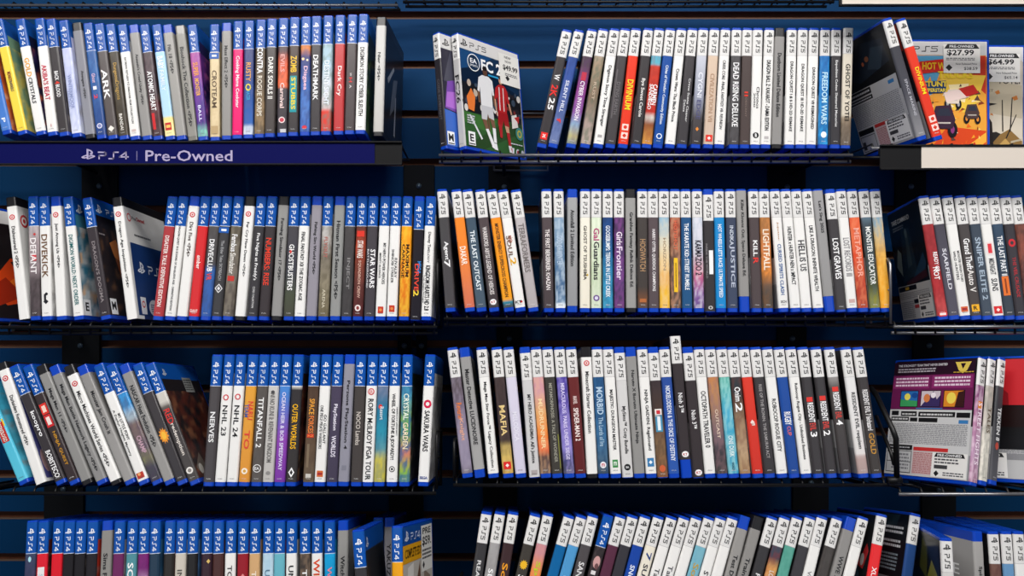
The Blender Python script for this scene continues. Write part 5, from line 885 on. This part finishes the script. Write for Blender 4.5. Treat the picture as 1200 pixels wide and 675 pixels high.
def wire_shelf(key, sh, x0, x1, label, plates, m=None, fences=(1, 1), fence_h=.085, rail=M_WIRE, lower=True, fw=None, tray=.1, bf=False):
    D = sh.D; X0, X1 = px(x0, D), px(x1, D)
    root = empty('wire_shelf', ((X0 + X1) / 2, D, sh.z0))
    root['label'] = label; root['category'] = 'shelf'; root['group'] = 'wire shelves on the slat wall'
    ox = (X0 + X1) / 2; h = (X1 - X0) / 2
    deep = tray; wall = (WALL_Y - .006 - D) / math.cos(sh.a)
    T = lambda u, w, v: tuple(sh.U * u + sh.W * w + sh.V * v)
    r = .0024
    b = MB(); b.tube([T(-h, .003, -.0085), T(h, .003, -.0085)], r); b.build('front_rail', rail, root, smooth=True)
    if lower:
        b = MB(); b.tube([T(-h, .010, -.0165), T(h, .010, -.0165)], r); b.build('lower_rail', rail, root, smooth=True)
    b = MB(); b.tube([T(-h, deep - .01, -.0030 - r), T(h, deep - .01, -.0030 - r)], r); b.build('back_rail', M_WIRE, root, smooth=True)
    b = MB(); b.tube([T(0, .0068, -.018 if lower else -.0105), T(0, .0068, -.006), T(0, .010, -.0015), T(0, deep - .004, -.0015)], .0014, 6)
    me = None; n = max(2, int(2 * h / .027))
    for k in range(n + 1):
        if me is None:
            o = b.build('tray_wire', M_WIRE, root, smooth=True); me = o.data
        else: o = link('tray_wire', me, root)
        o.location.x = -h + .004 + (2 * h - .008) * k / n
    for side, on in zip((-1, 1), fences):
        if not on: continue
        b = MB(); u = side * (h - .0005)
        b.tube([T(u, .012, -.004), T(u, .006, fence_h * .9), T(u, .012, fence_h), T(u, deep * .72, fence_h), T(u, deep * .72, -.004)], .0019)
        b.tube([T(u, .012, fence_h * .5), T(u, deep * .72, fence_h * .5)], .0014)
        b.build('end_fence', fw or M_WIRE, root, smooth=True)
    # back fence
    if bf:
        b = MB(); wv = wall - .004
        b.tube([T(-h * .745, wv, -.004), T(-h * .745, wv, .088), T(-h * .45, wv, .088), T(-h * .45, wv, -.004), T(-h * .745, wv, -.004)], .0018)
        b.build('back_fence', M_STEEL, root, smooth=True)
    zb = sh.tray(WALL_Y) - sh.z0
    for pxx, w in plates:
        Xp = px(pxx, WALL_Y - .004) - ox; ww = w / 2 * WALL_Y / F
        b = MB(); b.box((Xp - ww, WALL_Y - .0055 - D, zb - .085), (Xp + ww, WALL_Y - .0005 - D, zb + .004))
        # support arm under the tray
        if abs(Xp) < h: b.tube([T(Xp, .03, -.0115), T(Xp, wall - .006, -.0115)], .0028)
        o = b.build('bracket', M_PLATE, root, bevel=.0006)
        b = MB(); b.tube([(Xp, WALL_Y - .0068 - D, zb - .030), (Xp, WALL_Y - .004 - D, zb - .030)], .0045, 12); b.build('hole_disc', M_HOLE, o, smooth=True)  # grey disc standing in for the hole in the plate
    return root
wire_shelf('1L', SH['1L'], -115, 471, 'black wire shelf behind the long blue sign, top left', [(117, 42), (491, 36)], lower=False, fences=(1, 0))
wire_shelf('1M', SH['1M'], 514, 1000, 'black wire shelf under the soccer case, top middle', [(591, 37), (922, 44)], fences=(0, 0), rail=M_STEEL, bf=True)
wire_shelf('1R', SH['1R'], 1022, 1290, 'black wire shelf behind cream sign, top right', [(1067, 36)], lower=False, fences=(0, 0), rail=M_STEEL)
wire_shelf('2L', SH['2L'], -115, 512, 'double railed black wire shelf, second down on left', [(95, 44), (474, 16), (494, 12)])
wire_shelf('2M', SH['2M'], 520, 1043, 'black wire shelf holding white banded cases, second down in middle', [(597, 30), (928, 34)], fences=(0, 0))
wire_shelf('2R', SH['2R'], 1048, 1290, 'wire shelf with pale front rails and end guard, second down on right', [(1088, 36)], rail=M_STEEL, fw=M_STEEL, fences=(1, 0))
wire_shelf('3L', SH['3L'], -115, 511, 'black wire shelf under the leaning cases, third down on left', [(75, 46), (476, 40)], lower=False, fence_h=.07)
wire_shelf('3M', SH['3M'], 531, 1042, 'black wire shelf under the popped up case, third down in middle', [(586, 40), (950, 42)], lower=False, fences=(1, 0), fence_h=.05)
wire_shelf('3R', SH['3R'], 1054, 1290, 'wire shelf under plum back cover, third down on right', [(1100, 40)], lower=False, rail=M_STEEL, fences=(0, 0))
wire_shelf('4L', SH['4L'], 8, 513, 'black wire shelf mostly below the frame, bottom left', [(80, 44)], fences=(1, 1))
wire_shelf('4M', SH['4M'], 536, 1088, 'black wire shelf mostly below the frame, bottom middle', [(600, 40)], fences=(1, 0))
wire_shelf('4R', SH['4R'], 1094, 1290, 'black wire shelf mostly below the frame, bottom right', [(1150, 40)], fences=(0, 0))
for nm, a, b, by, lab in (('0L', -115, 466, -1, 'empty looking wire shelf cut by the top edge, left'), ('0M', 472, 978, -5, 'wire shelf cut by the top edge, middle'), ('0R', 985, 1290, -14, 'wire shelf above the top cream sign, right')):
    s0 = Shelf(nm, 'shelf', 1.232, by, 0)
    wire_shelf(nm, s0, a, b, lab, [], lower=False, fences=(0, 0), tray=.042, rail=M_STEEL if nm == '0L' else M_WIRE)

# the bent black arm at the right end of the third middle shelf
s3 = SH['3M']
root = empty('shelf_divider', (px(1050, s3.D - .006), s3.D - .006, s3.z0 - .004))
root['label'] = 'bent black divider arm at the right end of third middle shelf'; root['category'] = 'divider'
D = s3.D - .006
def rel(x, y, d): return (px(x, d) - root.location.x, d - root.location.y, zpx(y, d) - root.location.z)
b = MB(); b.tube([rel(1021, 455, D + .09), rel(1027, 463, D + .07), rel(1046, 503, D), rel(1050, 514, D), rel(1051, 562, D)], .0036, 8); b.build('upper_arm', M_WIRE, root, smooth=True)
b = MB(); b.tube([rel(1027, 488, D + .07), rel(1044, 530, D + .003), rel(1048, 545, D + .001)], .0026, 8); b.build('lower_arm', M_WIRE, root, smooth=True)
b = MB(); b.tube([rel(1040, 563, D), rel(1056, 563, D)], .0052, 10); b.build('clip', M_WIRE, root, smooth=True)

# sign holders clipped on the shelf fronts
def holder(x0, x1, y0, y1, D, label, insert, ix0, ix1, print_fn=None, endcap=None):
    X0, X1, Z1, Z0 = px(x0, D), px(x1, D), zpx(y0, D), zpx(y1, D)
    root = empty('sign_holder', ((X0 + X1) / 2, D, Z0)); root['label'] = label; root['category'] = 'sign holder'
    w = (X1 - X0) / 2; h = Z1 - Z0
    b = MB(); b.box((-w, .0012, 0), (w, .004, h)); b.box((-w, -.0022, 0), (w, .004, .0022)); b.box((-w, -.0022, h - .0022), (w, .004, h))
    b.box((-w, .004, h - .012), (w, .0075, h - .004))
    b.build('channel', M_HOLD, root, bevel=.0004)
    a, e = px(ix0, D) - root.location.x, px(ix1, D) - root.location.x
    b = MB(); b.box((a, 0, .0024), (e, .0011, h - .0024))
    ins = b.build('sign_insert', insert, root)
    if endcap:
        c0, c1 = (px(q, D) - root.location.x for q in endcap)
        b = MB(); b.box((c0, -.0012, .0024), (c1, .0011, h - .0024)); b.build('end_cover', M_HOLD, root)
    if print_fn:
        pb = PB(); print_fn(pb, lambda x, y: (px(x, D) - root.location.x, -.0003, zpx(y, D) - Z0), D)
        link('sign_lettering', pb.data('sign_lettering', M_STICK), ins)
M_SIGNB = mat('dark_blue_sign_card', '#04084c', rough=.7, spec=.1)
M_SIGNC = mat('cream_sign_card', '#d2c8bc', rough=.55)
def preowned(pb, P, D):
    c_ = lin('#a89ec0'); k = D / F
    put_mark(pb, P(103.5, 181), (1, 0, 0), (0, 0, 1), 14.5 * k, c_)
    x = 115.5
    for ch in ('P', 'S', '4'):
        put_stroke(pb, ch, P(x, 186), (1, 0, 0), (0, 0, 1), 9.6 * k, 9.4 * k, 1.5 * k, c_); x += 12.4
    pb.poly([P(160, 188), P(161, 188), P(161, 177), P(160, 177)], lin('#6a6490'))
    put_text(pb, 'Pre-Owned', P(170.5, 189), (1, 0, 0), (0, 0, 1), 102 * k, 13 * k, c_, .01)
holder(-70, 471, 165.5, 193.5, 1.066, 'long blue pre-owned sign strip along the front of top left shelf', M_SIGNB, -69, 439, preowned)
holder(1032, 1290, 169.5, 199, 1.066, 'black and cream sign holder below the truck racing cover', M_SIGNC, 1080, 1289, None)
holder(984, 1290, -26, 7, 1.085, 'cream sign holder cut off by the top edge at right', M_SIGNC, 987, 1289, None)

# ------------------------------------------------------------------ the slat wall
ys = [-100, -41, 17, 75, 133, 189.5, 244.5, 298.5, 351, 402.5, 454.5, 505, 554.5, 603, 652, 702, 752, 810]
zs = [zpx(y, WALL_Y) for y in ys]
HW = 1.75
GR = .0052
b = MB(); prof = []
top = zs[0] + .09
prof.append((0, top))
for z in zs:
    prof += [(0, z + GR), (.004, z + GR), (.004, z + GR + .006), (.012, z + GR + .006), (.012, z - GR - .004), (.004, z - GR - .004), (.004, z - GR), (.0008, z - GR), (0, z - GR - .0022)]
prof.append((0, .02))
for y, z in prof:
    b.v += [(-HW, WALL_Y + y, z), (HW, WALL_Y + y, z)]
for k in range(len(prof) - 1):
    b.f.append((2 * k, 2 * k + 1, 2 * k + 3, 2 * k + 2)[::-1])
    b.mi.append(0 if (prof[k][0] == 0 and prof[k + 1][0] == 0) else 2 if (prof[k][0] <= .0041 and prof[k + 1][0] < .001 and prof[k + 1][1] - prof[k][1] <= 0) else 1)
n = len(b.v); b.v += [(-HW, WALL_Y + .03, top), (HW, WALL_Y + .03, top), (HW, WALL_Y + .03, .02), (-HW, WALL_Y + .03, .02)]
b.f.append((n, n + 1, n + 2, n + 3)); b.mi.append(1)
b.f.append((0, 1, n + 1, n)); b.mi.append(0)
w = b.build('wall_back', [M_WALL, M_GROOVE, M_LIP]); w['kind'] = 'structure'
b = MB(); b.box((-2.9, -4.6, -.02), (2.9, 1.6, 0)); f_ = b.build('floor', M_FLOOR); f_['kind'] = 'structure'
M_CEIL = mat('white_ceiling_tile', '#5a5a5c', rough=.8)
b = MB(); b.box((-2.9, -4.6, 3.02), (2.9, 1.6, 3.06)); f_ = b.build('ceiling', M_CEIL); f_['kind'] = 'structure'

# ------------------------------------------------------------------ light and camera
def area(name, loc, target, sx, sy, power, col):
    l = bpy.data.lights.new(name, 'AREA'); l.shape = 'RECTANGLE'; l.size = sx; l.size_y = sy; l.energy = power; l.color = col
    o = bpy.data.objects.new(name, l); COL.objects.link(o); o.location = loc
    o.rotation_euler = (Vector(target) - Vector(loc)).to_track_quat('-Z', 'Y').to_euler()
    return o
area('ceiling_lamp', (0, -.15, 2.96), (0, .5, 0), 3.2, .4, 52, (1, .97, .94))
area('ceiling_lamp', (0, -.8, 2.96), (0, .9, 1.0), 3.6, .4, 62, (1, .98, .96))
for sx in (-1, 1):                       # two added lights behind the camera, for streaks on the case edges
    area('edge_streak_light', (sx * 2.0, -3.0, 1.9), (0, 1.1, 1.4), .5, 1.3, 3.5, (.93, .97, 1))
wd = bpy.data.worlds.new('store'); SC.world = wd; wd.use_nodes = True
wd.node_tree.nodes['Background'].inputs[0].default_value = (.62, .72, 1, 1)
wd.node_tree.nodes['Background'].inputs[1].default_value = .15
cam = bpy.data.cameras.new('camera'); co = bpy.data.objects.new('camera', cam); COL.objects.link(co)
co.location = (0, 0, CAMZ); co.rotation_euler = (R(90), 0, 0)
cam.sensor_width = 36; cam.lens = F / 1200 * 36; cam.clip_start = .02
cam.shift_y = 0
SC.camera = co
SC.view_settings.view_transform = 'Standard'; SC.view_settings.look = 'None'
SC.view_settings.gamma = 1; SC.view_settings.use_curve_mapping = False
SC.view_settings.exposure = 0
